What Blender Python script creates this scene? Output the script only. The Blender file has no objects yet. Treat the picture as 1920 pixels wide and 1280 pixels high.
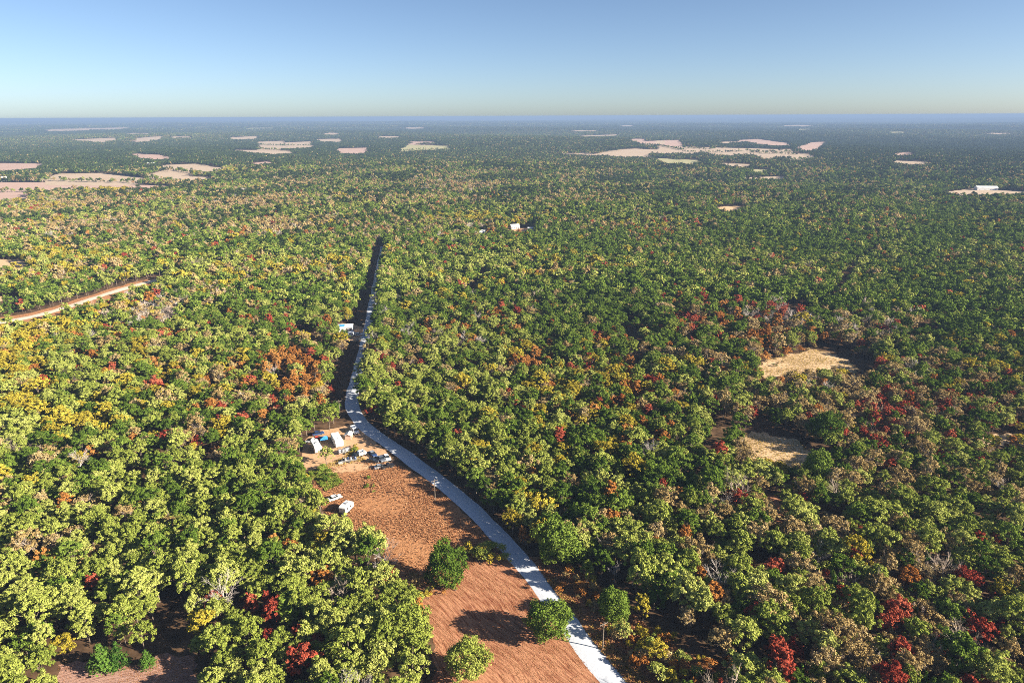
import bpy, bmesh, math, random
import numpy as np
from mathutils import Vector, Matrix
from mathutils.geometry import delaunay_2d_cdt

scene = bpy.context.scene
COL = scene.collection
rng = np.random.default_rng(7)
random.seed(7)
rad = math.radians

# ---------------------------------------------------------------- camera
CAM_H, PITCH, ROLL, FPX = 115.0, 18.25, -0.27, 1280.0
cam_d = bpy.data.cameras.new('camera'); cam_o = bpy.data.objects.new('camera', cam_d)
COL.objects.link(cam_o)
cam_d.sensor_width = 36.0; cam_d.lens = 36.0 * FPX / 1920.0
cam_d.clip_start = 0.5; cam_d.clip_end = 120000.0
CM = Matrix.Rotation(rad(90 - PITCH), 4, 'X') @ Matrix.Rotation(rad(ROLL), 4, 'Z')
cam_o.matrix_world = Matrix.Translation((0, 0, CAM_H)) @ CM
scene.camera = cam_o

# ---------------------------------------------------------------- sky, sun, exposure
SUN_EL = 23.0
SUN_XY = Vector((23.0, -7.5)).normalized()
to_sun = Vector((SUN_XY.x * math.cos(rad(SUN_EL)), SUN_XY.y * math.cos(rad(SUN_EL)), math.sin(rad(SUN_EL))))
world = bpy.data.worlds.new('World'); scene.world = world; world.use_nodes = True
wn = world.node_tree; wn.nodes.clear()
w_out = wn.nodes.new('ShaderNodeOutputWorld'); w_bg = wn.nodes.new('ShaderNodeBackground')
w_sky = wn.nodes.new('ShaderNodeTexSky'); w_sky.sky_type = 'NISHITA'; w_sky.sun_disc = False
w_sky.sun_elevation = rad(SUN_EL); w_sky.sun_rotation = math.atan2(SUN_XY.x, SUN_XY.y)
w_sky.altitude = 1500; w_sky.air_density = 0.7; w_sky.dust_density = 2.0; w_sky.ozone_density = 2.0
w_bg.inputs['Strength'].default_value = 0.050
wn.links.new(w_sky.outputs[0], w_bg.inputs[0]); wn.links.new(w_bg.outputs[0], w_out.inputs[0])
sun_d = bpy.data.lights.new('sun', 'SUN'); sun_d.energy = 5.0; sun_d.angle = rad(0.5); sun_d.color = (1.0, 0.91, 0.76)
sun_o = bpy.data.objects.new('sun', sun_d); COL.objects.link(sun_o)
sun_o.location = (300, -100, 300); sun_o.rotation_euler = to_sun.to_track_quat('Z', 'Y').to_euler()
scene.view_settings.view_transform = 'Standard'; scene.view_settings.look = 'None'
scene.view_settings.gamma = 1.0; scene.view_settings.use_curve_mapping = False
scene.view_settings.exposure = 1.6
cy = scene.cycles
cy.max_bounces = 4; cy.diffuse_bounces = 1; cy.glossy_bounces = 2; cy.transmission_bounces = 2
cy.transparent_max_bounces = 4; cy.volume_bounces = 0
cy.use_denoising = False; cy.pixel_filter_type = 'BLACKMAN_HARRIS'; cy.filter_width = 0.95
try:
    cy.denoiser = 'OPENIMAGEDENOISE'; cy.denoising_prefilter = 'ACCURATE'; cy.denoising_input_passes = 'RGB_ALBEDO_NORMAL'
except Exception: pass

# ---------------------------------------------------------------- pixel <-> ground
M3 = np.array(CM.to_3x3()); CPOS = np.array((0, 0, CAM_H))
def sstep(a, b, x):
    t = np.clip((x - a) / (b - a), 0, 1); return t * t * (3 - 2 * t)
def H(x, y):
    x = np.asarray(x, float); y = np.asarray(y, float); d = np.hypot(x, y)
    h = 7 * np.sin(x / 620 + 1.3) * np.cos(y / 540 + .4) + 4 * np.sin(x / 310 + y / 450)
    h = h + 10 * np.exp(-((x - 150) / 700) ** 2 - ((y - 1650) / 260) ** 2)
    h = h * sstep(750, 1500, d)
    f = 22 * np.sin(x / 4100 + y / 5200 + .6) + 14 * np.sin(x / 2300 - y / 3100)
    return h + f * sstep(6000, 16000, d) * (1 - sstep(30000, 45000, d))
def ground_at(u, v):
    d = M3 @ np.array(((u - 960) / FPX, -(v - 640) / FPX, -1.0))
    z = 0.0
    for _ in range(12):
        if d[2] > -1e-4: t = 40000.0
        else: t = (z - CAM_H) / d[2]
        t = min(t, 45000.0)
        p = CPOS + d * t
        z = .5 * z + .5 * float(H(p[0], p[1])) if _ < 11 else z
    return p[0], p[1]
def project(x, y, z):
    q = np.stack([np.asarray(x, float), np.asarray(y, float), np.asarray(z, float) - CAM_H], -1) @ M3
    w = np.maximum(-q[..., 2], 1e-3)
    return 960 + FPX * q[..., 0] / w, 640 - FPX * q[..., 1] / w
def G(pts): return np.array([ground_at(*p) for p in pts])
def inpoly(px, py, poly):
    poly = np.asarray(poly, float); x0, y0 = poly.min(0); x1, y1 = poly.max(0)
    m = (px >= x0) & (px <= x1) & (py >= y0) & (py <= y1)
    idx = np.nonzero(m)[0]; out = np.zeros(px.shape, bool)
    if len(idx) == 0: return out
    X = px[idx]; Y = py[idx]; c = np.zeros(len(idx), bool)
    n = len(poly)
    for i in range(n):
        ax, ay = poly[i]; bx, by = poly[(i + 1) % n]
        if ay == by: continue
        cond = ((ay > Y) != (by > Y)) & (X < (bx - ax) * (Y - ay) / (by - ay) + ax)
        c ^= cond
    out[idx] = c; return out

# ---------------------------------------------------------------- materials
def new_mat(name):
    m = bpy.data.materials.new(name); m.use_nodes = True
    nt = m.node_tree; nt.nodes.clear()
    o = nt.nodes.new('ShaderNodeOutputMaterial')
    return m, nt, o
def N(nt, t, **kw):
    n = nt.nodes.new(t)
    for k, v in kw.items():
        if k in n.inputs: n.inputs[k].default_value = v
        else: setattr(n, k, v)
    return n
def ramp(nt, stops, src=None):
    r = nt.nodes.new('ShaderNodeValToRGB'); e = r.color_ramp.elements
    while len(e) < len(stops): e.new(.5)
    for i, (p, c) in enumerate(stops): e[i].position = p; e[i].color = (*c, 1)
    if src is not None: nt.links.new(src, r.inputs[0])
    return r
def leaf_mat(name, stops, transl=0.13):
    m, nt, o = new_mat(name)
    a = N(nt, 'ShaderNodeAttribute', attribute_name='tint'); oi = N(nt, 'ShaderNodeObjectInfo')
    mul = N(nt, 'ShaderNodeMath', operation='MULTIPLY'); nt.links.new(oi.outputs['Random'], mul.inputs[0]); mul.inputs[1].default_value = .52
    mad = N(nt, 'ShaderNodeMath', operation='MULTIPLY_ADD'); nt.links.new(a.outputs['Fac'], mad.inputs[0]); mad.inputs[1].default_value = .48
    nt.links.new(mul.outputs[0], mad.inputs[2])
    r = ramp(nt, stops, mad.outputs[0])
    d = N(nt, 'ShaderNodeBsdfDiffuse'); t = N(nt, 'ShaderNodeBsdfTranslucent'); mx = N(nt, 'ShaderNodeMixShader')
    mx.inputs[0].default_value = transl
    nt.links.new(r.outputs[0], d.inputs[0]); nt.links.new(r.outputs[0], t.inputs[0])
    nt.links.new(d.outputs[0], mx.inputs[1]); nt.links.new(t.outputs[0], mx.inputs[2]); nt.links.new(mx.outputs[0], o.inputs[0])
    return m
def plain_mat(name, c, rough=.6, metal=0.0, var=.12, scale=3.0, spec=.4):
    m, nt, o = new_mat(name)
    p = N(nt, 'ShaderNodeBsdfPrincipled'); p.inputs['Roughness'].default_value = rough; p.inputs['Metallic'].default_value = metal
    p.inputs['Specular IOR Level'].default_value = spec
    tc = N(nt, 'ShaderNodeTexCoord'); nz = N(nt, 'ShaderNodeTexNoise'); nz.inputs['Scale'].default_value = scale; nz.inputs['Detail'].default_value = 5
    nt.links.new(tc.outputs['Object'], nz.inputs['Vector'])
    lo = tuple(x * (1 - var * 1.6) for x in c); hi = tuple(min(1, x * (1 + var)) for x in c)
    r = ramp(nt, [(.35, lo), (.6, hi)], nz.outputs[0]); nt.links.new(r.outputs[0], p.inputs['Base Color'])
    nt.links.new(p.outputs[0], o.inputs[0]); return m
def soil_mat(name, stops, s1=.05, s2=.9, stretch=None, bump=.5, bdist=.3, smix=(.45, .75)):
    """ground cover: broad patches, fine mottling, optionally streaks along one direction (angle in the ground plane)"""
    m, nt, o = new_mat(name); L = nt.links.new
    g = N(nt, 'ShaderNodeNewGeometry')
    n1 = N(nt, 'ShaderNodeTexNoise'); n1.inputs['Scale'].default_value = s1; n1.inputs['Detail'].default_value = 4; L(g.outputs['Position'], n1.inputs['Vector'])
    n2 = N(nt, 'ShaderNodeTexNoise'); n2.inputs['Scale'].default_value = s2; n2.inputs['Detail'].default_value = 5; n2.inputs['Roughness'].default_value = .65
    if stretch is not None:
        wz = N(nt, 'ShaderNodeTexNoise'); wz.inputs['Scale'].default_value = .035; wz.inputs['Detail'].default_value = 1; L(g.outputs['Position'], wz.inputs['Vector'])
        sc = N(nt, 'ShaderNodeVectorMath', operation='SCALE'); L(wz.outputs['Color'], sc.inputs[0]); sc.inputs[3].default_value = 11
        ad = N(nt, 'ShaderNodeVectorMath', operation='ADD'); L(g.outputs['Position'], ad.inputs[0]); L(sc.outputs[0], ad.inputs[1])
        mp = N(nt, 'ShaderNodeMapping'); mp.inputs['Rotation'].default_value = (0, 0, -stretch); mp.inputs['Scale'].default_value = (.10, 1.15, 1)
        mp.vector_type = 'TEXTURE'; mp.inputs['Rotation'].default_value = (0, 0, stretch); mp.inputs['Scale'].default_value = (5.0, .45, 1)
        L(ad.outputs[0], mp.inputs['Vector']); L(mp.outputs[0], n2.inputs['Vector'])
    else: L(g.outputs['Position'], n2.inputs['Vector'])
    n3 = N(nt, 'ShaderNodeTexNoise'); n3.inputs['Scale'].default_value = 3.1; n3.inputs['Detail'].default_value = 3; L(g.outputs['Position'], n3.inputs['Vector'])
    a = N(nt, 'ShaderNodeMath', operation='MULTIPLY_ADD'); L(n1.outputs[0], a.inputs[0]); a.inputs[1].default_value = smix[0]
    b = N(nt, 'ShaderNodeMath', operation='MULTIPLY_ADD'); L(n2.outputs[0], b.inputs[0]); b.inputs[1].default_value = smix[1]; b.inputs[2].default_value = .375 - .5 * smix[1] - .5 * (smix[0] - .45)
    L(b.outputs[0], a.inputs[2])
    c = N(nt, 'ShaderNodeMath', operation='MULTIPLY_ADD'); L(n3.outputs[0], c.inputs[0]); c.inputs[1].default_value = .25; L(a.outputs[0], c.inputs[2])
    r = ramp(nt, stops, c.outputs[0])
    p = N(nt, 'ShaderNodeBsdfPrincipled'); p.inputs['Roughness'].default_value = .95; p.inputs['Specular IOR Level'].default_value = .1
    L(r.outputs[0], p.inputs['Base Color'])
    bm_ = N(nt, 'ShaderNodeBump'); bm_.inputs['Strength'].default_value = bump; bm_.inputs['Distance'].default_value = bdist
    L(c.outputs[0], bm_.inputs['Height']); L(bm_.outputs[0], p.inputs['Normal'])
    L(p.outputs[0], o.inputs[0]); return m

MAT = {}
MAT['field_red'] = soil_mat('field_red', [(.15, (.08, .022, .010)), (.5, (.20, .062, .028)), (.85, (.50, .24, .13))], .04, .9, stretch=2.25, bump=.5, bdist=.25, smix=(.40, 1.45))
MAT['field_rough'] = soil_mat('field_rough', [(.25, (.11, .036, .013)), (.48, (.23, .082, .032)), (.7, (.42, .20, .09))], .05, .55, bump=1.0, bdist=.5)
MAT['field_tan'] = soil_mat('field_tan', [(.25, (.30, .17, .08)), (.5, (.50, .31, .15)), (.72, (.62, .43, .25))], .05, .6, bump=.8)
MAT['field_pink'] = soil_mat('field_pink', [(.25, (.16, .07, .05)), (.5, (.30, .15, .11)), (.72, (.42, .25, .19))], .06, .9, stretch=.35, bump=1.0, smix=(.40, 1.45))
MAT['far_tan'] = soil_mat('far_tan', [(.25, (.20, .17, .09)), (.5, (.38, .28, .18)), (.7, (.50, .38, .27))], .012, .05, bump=.1)
MAT['far_pink'] = soil_mat('far_pink', [(.25, (.25, .17, .11)), (.5, (.40, .26, .19)), (.7, (.50, .34, .27))], .012, .05, bump=.1)
MAT['far_lime'] = soil_mat('far_lime', [(.25, (.16, .19, .06)), (.5, (.32, .32, .13)), (.7, (.42, .38, .20))], .012, .05, bump=.1)
MAT['dirt'] = soil_mat('dirt', [(.25, (.20, .085, .030)), (.5, (.38, .19, .085)), (.72, (.55, .34, .19))], .07, .7, bump=.5)
MAT['gravel'] = soil_mat('gravel', [(.2, (.34, .36, .41)), (.5, (.47, .49, .54)), (.75, (.58, .60, .64))], .05, 1.6, bump=.4, bdist=.1)
MAT['sand'] = soil_mat('sand', [(.2, (.38, .24, .15)), (.5, (.56, .42, .30)), (.75, (.66, .55, .44))], .05, .6, bump=.3)
# the ground: leaf litter near by, and the green of unbroken woodland in the land beyond the built woods
m, nt, o = new_mat('ground'); L = nt.links.new
g_ = N(nt, 'ShaderNodeNewGeometry')
nA = N(nt, 'ShaderNodeTexNoise'); nA.inputs['Scale'].default_value = .35; nA.inputs['Detail'].default_value = 6; L(g_.outputs['Position'], nA.inputs['Vector'])
rA = ramp(nt, [(.3, (.045, .028, .016)), (.55, (.12, .072, .040)), (.75, (.20, .12, .065))], nA.outputs[0])
nB = N(nt, 'ShaderNodeTexNoise'); nB.inputs['Scale'].default_value = .0016; nB.inputs['Detail'].default_value = 9; nB.inputs['Roughness'].default_value = .65; L(g_.outputs['Position'], nB.inputs['Vector'])
rB = ramp(nt, [(.35, (.016, .024, .012)), (.55, (.032, .042, .020)), (.66, (.05, .055, .028)), (.70, (.26, .20, .14))], nB.outputs[0])
ln = N(nt, 'ShaderNodeVectorMath', operation='LENGTH'); L(g_.outputs['Position'], ln.inputs[0])
mr = N(nt, 'ShaderNodeMapRange'); mr.inputs['From Min'].default_value = 2500; mr.inputs['From Max'].default_value = 6500; L(ln.outputs['Value'], mr.inputs['Value'])
mxc = N(nt, 'ShaderNodeMix', data_type='RGBA'); L(mr.outputs[0], mxc.inputs['Factor']); L(rA.outputs[0], mxc.inputs[6]); L(rB.outputs[0], mxc.inputs[7])
pb = N(nt, 'ShaderNodeBsdfPrincipled'); pb.inputs['Roughness'].default_value = 1; pb.inputs['Specular IOR Level'].default_value = .05
L(mxc.outputs[2], pb.inputs['Base Color']); L(pb.outputs[0], o.inputs[0]); MAT['ground'] = m

KINDS = ['green', 'olive', 'golden', 'orange', 'red', 'brown', 'bare', 'cedar', 'pine']
LEAF = {
 'green':  [(.05, (.050, .088, .014)), (.45, (.110, .170, .022)), (.85, (.190, .255, .042))],
 'olive':  [(.05, (.135, .175, .028)), (.45, (.270, .310, .056)), (.85, (.430, .440, .120))],
 'golden': [(.05, (.250, .200, .025)), (.45, (.380, .300, .035)), (.85, (.500, .410, .055))],
 'orange': [(.05, (.240, .090, .022)), (.45, (.400, .165, .040)), (.85, (.520, .260, .075))],
 'red':    [(.05, (.190, .032, .022)), (.45, (.360, .070, .040)), (.85, (.500, .150, .080))],
 'brown':  [(.05, (.210, .140, .055)), (.45, (.370, .262, .105)), (.85, (.500, .375, .180))],
 'pine':   [(.05, (.020, .036, .012)), (.45, (.042, .066, .018)), (.85, (.085, .110, .030))],
 'cedar':  [(.05, (.035, .085, .014)), (.45, (.075, .150, .022)), (.85, (.125, .215, .035))],
}
for k, s in LEAF.items(): MAT['leaf_' + k] = leaf_mat('leaf_' + k, s)
MAT['bark'] = plain_mat('bark', (.16, .125, .095), .95, scale=2.0, var=.25, spec=.1)
MAT['pale_bark'] = plain_mat('pale_bark', (.46, .40, .36), .95, scale=2.0, var=.2, spec=.1)
MAT['twig'] = plain_mat('twig', (.42, .33, .26), .95, scale=.6, var=.3, spec=.1)
MAT['white'] = plain_mat('white_paint', (.80, .80, .79), .4, scale=1.5, var=.05)
MAT['roof_white'] = plain_mat('roof_white', (.76, .75, .72), .6, scale=.8, var=.12)
MAT['glass'] = plain_mat('dark_glass', (.02, .025, .03), .08, scale=1, var=.05, spec=.8)
MAT['black'] = plain_mat('black_paint', (.02, .02, .022), .25, scale=1, var=.1, spec=.6)
MAT['grey'] = plain_mat('grey_paint', (.20, .22, .26), .3, .4, scale=1, var=.1, spec=.6)
MAT['silver'] = plain_mat('silver_paint', (.50, .51, .52), .3, .5, scale=1, var=.1, spec=.6)
MAT['navy'] = plain_mat('navy_paint', (.03, .06, .16), .25, scale=1, var=.1, spec=.6)
MAT['red_paint'] = plain_mat('red_paint', (.50, .05, .04), .35, scale=1, var=.12)
MAT['blue'] = plain_mat('blue_cloth', (.04, .26, .62), .7, scale=1.2, var=.15)
MAT['rubber'] = plain_mat('rubber', (.02, .02, .02), .9, scale=4, var=.1)
MAT['steel'] = plain_mat('steel', (.35, .34, .33), .5, .6, scale=3, var=.2)
MAT['wood'] = plain_mat('grey_wood', (.19, .155, .12), .9, scale=1.5, var=.3, spec=.1)
MAT['tanwall'] = plain_mat('tan_wall', (.50, .33, .25), .8, scale=1.2, var=.15, spec=.2)
MAT['limepaint'] = plain_mat('lime_paint', (.45, .55, .08), .6, scale=1.2, var=.15)
MAT['lamp'] = plain_mat('lamp_lens', (.75, .75, .70), .1, scale=1, var=.03, spec=.8)
MAT['tail'] = plain_mat('tail_lens', (.40, .02, .02), .2, scale=1, var=.03, spec=.8)
MAT['rust'] = plain_mat('rust', (.20, .10, .06), .9, scale=2, var=.3, spec=.1)
MAT['shingle'] = plain_mat('shingle', (.30, .29, .28), .9, scale=2, var=.2, spec=.1)
GRASS = {
 'tuft_red': [(.1, (.16, .055, .022)), (.5, (.33, .13, .055)), (.9, (.55, .30, .15))],
 'tuft_gold': [(.1, (.30, .17, .04)), (.5, (.48, .30, .07)), (.9, (.56, .42, .14))],
 'tuft_green': [(.1, (.04, .11, .015)), (.5, (.10, .20, .03)), (.9, (.26, .30, .05))],
}
for k, s in GRASS.items(): MAT[k] = leaf_mat(k, s, .2)

# ---------------------------------------------------------------- mesh helpers
def mesh_np(name, verts, faces, mat, tint=None, smooth=False):
    """verts (n,3); faces (m,4) or (m,3) int array"""
    me = bpy.data.meshes.new(name)
    verts = np.asarray(verts, np.float32); faces = np.asarray(faces, np.int32)
    me.vertices.add(len(verts)); me.vertices.foreach_set('co', verts.ravel())
    k = faces.shape[1]
    me.loops.add(faces.size); me.loops.foreach_set('vertex_index', faces.ravel())
    me.polygons.add(len(faces)); me.polygons.foreach_set('loop_start', np.arange(len(faces), dtype=np.int32) * k)
    me.polygons.foreach_set('loop_total', np.full(len(faces), k, np.int32))
    if tint is not None:
        at = me.attributes.new('tint', 'FLOAT', 'POINT'); at.data.foreach_set('value', np.asarray(tint, np.float32))
    me.update(calc_edges=True); me.validate()
    if mat: me.materials.append(mat)
    return me
class MB:
    def __init__(s): s.v = []; s.f = []
    def add(s, vs, fs):
        b = len(s.v); s.v += [tuple(p) for p in vs]; s.f += [tuple(i + b for i in f) for f in fs]; return s
    def box(s, x0, x1, y0, y1, z0, z1):
        return s.add([(x, y, z) for z in (z0, z1) for y in (y0, y1) for x in (x0, x1)],
                     [(0, 2, 3, 1), (4, 5, 7, 6), (0, 1, 5, 4), (2, 6, 7, 3), (0, 4, 6, 2), (1, 3, 7, 5)])
    def prism(s, prof, y0, y1, inset=0.0):
        """profile in xz, extruded along y"""
        n = len(prof); cx = sum(p[0] for p in prof) / n
        vs = [(x, y0, z) for x, z in prof] + [(x, y1, z) for x, z in prof]
        fs = [tuple(range(n)), tuple(range(2 * n - 1, n - 1, -1))] + [(i, i + n, (i + 1) % n + n, (i + 1) % n) for i in range(n)]
        return s.add(vs, fs)
    def tube(s, p0, p1, r0, r1, n=6, cap=True):
        p0 = Vector(p0); p1 = Vector(p1); d = (p1 - p0).normalized()
        a = d.orthogonal().normalized(); b = d.cross(a)
        vs = []
        for p, r in ((p0, r0), (p1, r1)):
            for i in range(n):
                t = 2 * math.pi * i / n; vs.append(p + (a * math.cos(t) + b * math.sin(t)) * r)
        fs = [(i, (i + 1) % n, (i + 1) % n + n, i + n) for i in range(n)]
        if cap: fs += [tuple(range(n - 1, -1, -1)), tuple(range(n, 2 * n))]
        return s.add(vs, fs)
    def mesh(s, name, mat, smooth=False, bevel=0.0):
        me = bpy.data.meshes.new(name); me.from_pydata(s.v, [], s.f); me.update()
        if bevel:
            bm = bmesh.new(); bm.from_mesh(me); bmesh.ops.recalc_face_normals(bm, faces=bm.faces)
            bmesh.ops.bevel(bm, geom=list(bm.edges), offset=bevel, segments=2, affect='EDGES', clamp_overlap=True)
            bm.to_mesh(me); bm.free()
        if mat: me.materials.append(mat)
        return me
    def build(s, name, mat, parent=None, bevel=0.0):
        return link(name, s.mesh(name, mat, bevel=bevel), parent)
def link(name, me, parent=None):
    o = bpy.data.objects.new(name, me); COL.objects.link(o)
    if parent is not None: o.parent = parent
    return o
def thing(name, label, cat, loc=(0, 0, 0), rz=0.0, group=None):
    o = bpy.data.objects.new(name, None); COL.objects.link(o); o.empty_display_size = .3
    o.location = loc; o.rotation_euler = (0, 0, rz)
    o['label'] = label; o['category'] = cat
    if group: o['group'] = group
    return o
def tag(o, label, cat, group=None):
    o['label'] = label; o['category'] = cat
    if group: o['group'] = group
    return o

# ---------------------------------------------------------------- ground
nr, ns = 270, 360
rr = np.concatenate([[0.0], 25 * (62000 / 25) ** (np.arange(nr) / (nr - 1))])
th = np.arange(ns) * 2 * math.pi / ns
X = (rr[1:, None] * np.cos(th)).ravel(); Y = (rr[1:, None] * np.sin(th)).ravel()
V = np.stack([X, Y, H(X, Y)], -1)
i, j = np.meshgrid(np.arange(nr - 1), np.arange(ns), indexing='ij'); j2 = (j + 1) % ns
Fq = np.stack([i * ns + j, (i + 1) * ns + j, (i + 1) * ns + j2, i * ns + j2], -1).reshape(-1, 4)
ctr = len(V); V = np.vstack([V, [[0, 0, 0]]])
jj = np.arange(0, ns, 2)
Fc = np.stack([np.full(len(jj), ctr), jj, (jj + 1) % ns, (jj + 2) % ns], -1)
ground = link('ground', mesh_np('ground', V, np.vstack([Fq, Fc]), MAT['ground']))
ground['kind'] = 'structure'; ground['label'] = 'brown leaf-littered ground under the woods, reaching to the horizon'

def sheet(name, poly, mat, z, label, ragged=1.0, cell=None, kind='structure'):
    """a flat-lying ground sheet from a ground polygon; edges subdivided and made uneven; follows the terrain"""
    poly = np.asarray(poly, float); size = np.ptp(poly, 0).max(); cell = cell or size / 24
    pts = []; lr = random.Random(len(name) * 31 + int(poly[0, 0]) % 97)
    n = len(poly)
    for k in range(n):
        a, b = poly[k], poly[(k + 1) % n]; Ld = np.hypot(*(b - a)); m_ = max(1, int(Ld / cell))
        nrm = np.array([-(b - a)[1], (b - a)[0]]) / max(Ld, 1e-6)
        for q in range(m_):
            off = 0 if q == 0 else lr.uniform(-.5, .5) * ragged
            pts.append(a + (b - a) * q / m_ + nrm * off)
    nb = len(pts); P = np.array(pts)
    x0, y0 = P.min(0); x1, y1 = P.max(0)
    gx, gy = np.meshgrid(np.arange(x0 + cell, x1, cell), np.arange(y0 + cell, y1, cell)); gx = gx.ravel(); gy = gy.ravel()
    ok = inpoly(gx, gy, P); inner = np.stack([gx[ok], gy[ok]], -1)
    allp = [Vector(p) for p in np.vstack([P, inner])]
    vo, eo, fo, *_ = delaunay_2d_cdt(allp, [(k, (k + 1) % nb) for k in range(nb)], [], 1, 1e-4)
    vv = np.array([(p.x, p.y) for p in vo]); zz = H(vv[:, 0], vv[:, 1]) + z
    F = np.array([f for f in fo if len(f) == 3])
    a, b, c = vv[F[:, 0]], vv[F[:, 1]], vv[F[:, 2]]
    flip = np.cross(b - a, c - a) < 0; F[flip] = F[flip][:, ::-1]
    o = link(name, mesh_np(name, np.column_stack([vv, zz]), F, mat))
    o['kind'] = kind; o['label'] = label
    return o

# ---------------------------------------------------------------- the road (pixels of its middle -> ground)
road_px = [(1192, 1330), (1137, 1262), (1090, 1203), (1040, 1135), (985, 1062), (930, 1000), (870, 940), (800, 884), (740, 840),
           (700, 811), (672, 785), (660, 762), (662, 735), (671, 700), (682, 655), (692, 610), (701, 560), (709, 515), (715, 485), (719, 462)]
RP = G(road_px)
def catmull(P, step):
    out = []
    for k in range(len(P) - 1):
        p0, p1, p2, p3 = P[max(k - 1, 0)], P[k], P[k + 1], P[min(k + 2, len(P) - 1)]
        m_ = max(2, int(np.hypot(*(p2 - p1)) / step))
        for q in range(m_):
            t = q / m_
            out.append(.5 * ((2 * p1) + (-p0 + p2) * t + (2 * p0 - 5 * p1 + 4 * p2 - p3) * t * t + (-p0 + 3 * p1 - 3 * p2 + p3) * t ** 3))
    out.append(P[-1]); return np.array(out)
first = RP[0] + (RP[0] - RP[1]) * 3
RC = catmull(np.vstack([[first], RP]), 2.0)
def road_strip(name, C, half, mat, z, label, wob=.35, seed=1):
    t = np.gradient(C, axis=0); t /= np.linalg.norm(t, axis=1)[:, None]; nrm = np.stack([-t[:, 1], t[:, 0]], -1)
    r_ = np.random.default_rng(seed); n = len(C); cols = 7
    wl = np.convolve(r_.uniform(-wob, wob, n + 4), np.ones(5) / 5, 'valid') * 2; wr = np.convolve(r_.uniform(-wob, wob, n + 4), np.ones(5) / 5, 'valid') * 2
    V = []
    for c in range(cols):
        f = c / (cols - 1) * 2 - 1
        off = np.where(f < 0, f * (half + wl), f * (half + wr))
        P = C + nrm * off[:, None]
        crown = .10 * (1 - f * f)
        V.append(np.column_stack([P, H(P[:, 0], P[:, 1]) + z + crown]))
    V = np.stack(V, 1).reshape(-1, 3)
    a, b = np.meshgrid(np.arange(n - 1), np.arange(cols - 1), indexing='ij')
    F = np.stack([a * cols + b, a * cols + b + 1, (a + 1) * cols + b + 1, (a + 1) * cols + b], -1).reshape(-1, 4)[:, ::-1]
    o = link(name, mesh_np(name, V, F, mat)); o['kind'] = 'structure'; o['label'] = label
    return o
road_strip('road', RC, 2.75, MAT['gravel'], .016, 'pale gravel road running through the woods past the fields')
TRK = catmull(G([(-40, 612), (60, 594), (130, 574), (200, 551), (255, 535), (310, 521)]), 4.0)
road_strip('path', TRK, 3.4, MAT['sand'], .016, 'sandy clay track cut across the wooded slope', wob=1.2, seed=3)

# ---------------------------------------------------------------- fields (pixel outlines -> ground)
near_fields = [
 ('field', [(585, 885), (640, 872), (700, 862), (738, 868), (800, 900), (860, 950), (930, 1020), (952, 1046), (895, 1056), (840, 1088), (770, 1104), (735, 1075), (715, 1040), (690, 1000), (640, 988), (612, 962), (588, 930)], 'field_rough', .004, 'rough orange-brown grass field below the yard'),
 ('field', [(940, 1034), (870, 1056), (832, 1085), (770, 1100), (800, 1150), (812, 1200), (815, 1300), (1178, 1320), (1080, 1195), (1020, 1120)], 'field_red', .008, 'red-brown mown field with raked streaks beside the gravel road'),
 ('field', [(110, 1245), (190, 1235), (260, 1245), (300, 1225), (365, 1230), (370, 1310), (110, 1310)], 'field_pink', .004, 'pinkish-brown mown clearing among the oaks'),
 ('field', [(960, 1042), (1050, 1050), (1100, 1080), (1170, 1130), (1230, 1190), (1330, 1250), (1400, 1320), (1205, 1330), (1080, 1180), (1020, 1105)], 'field_rough', .004, 'strip of rusty rough grass on the wooded side of the road'),
 ('field', [(1428, 678), (1475, 664), (1530, 655), (1570, 665), (1612, 692), (1600, 708), (1540, 702), (1500, 712), (1448, 718), (1424, 708)], 'field_tan', .004, 'tan grassy clearing deep in the woods'),
 ('field', [(1392, 812), (1440, 812), (1500, 828), (1548, 868), (1540, 892), (1470, 888), (1428, 876), (1402, 856)], 'field_tan', .006, 'mown tan clearing half in the shade of oaks'),
 ('field', [(1438, 925), (1462, 930), (1470, 985), (1440, 990)], 'field_red', .004, 'narrow rust-red gap between the trees'),
 ('field', [(1835, 826), (1880, 815), (1940, 812), (1940, 834), (1870, 836)], 'field_tan', .004, 'short sandy track end between yellow bushes'),
 ('yard', [(560, 872), (575, 822), (600, 806), (640, 800), (660, 795), (690, 815), (740, 862), (735, 872), (690, 880), (600, 890)], 'dirt', .010, 'pale trampled dirt yard with parked vehicles'),
 ('yard', [(632, 632), (634, 610), (664, 608), (690, 618), (690, 640), (660, 640)], 'dirt', .006, 'small dirt yard round the white roofed house'),
 ('field', [(-30, 488), (40, 486), (52, 498), (-30, 506)], 'field_tan', .004, 'small bare opening beyond the sandy track'),
 ('field', [(-30, 554), (36, 557), (44, 562), (-30, 566)], 'field_tan', .004, 'thin strip of dry grass beside the sandy track'),
 ('field', [(1336, 394), (1350, 388), (1385, 385), (1400, 390), (1370, 398)], 'field_tan', .004, 'bare tan clearing on the wooded rise'),
 ('yard', [(946, 431), (958, 427), (1008, 428), (1006, 435), (950, 435)], 'dirt', .004, 'pale ground round the gabled house in the woods'),
 ('yard', [(896, 437), (912, 435), (914, 441), (898, 442)], 'dirt', .004, 'pale ground round the low white house in the woods'),
]
def zz(o, pts, s=3.0): return [(o[0] + a / s, o[1] + b / s) for a, b in pts]
A0, B0, C0 = (0, 210), (640, 210), (1280, 210)
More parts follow.
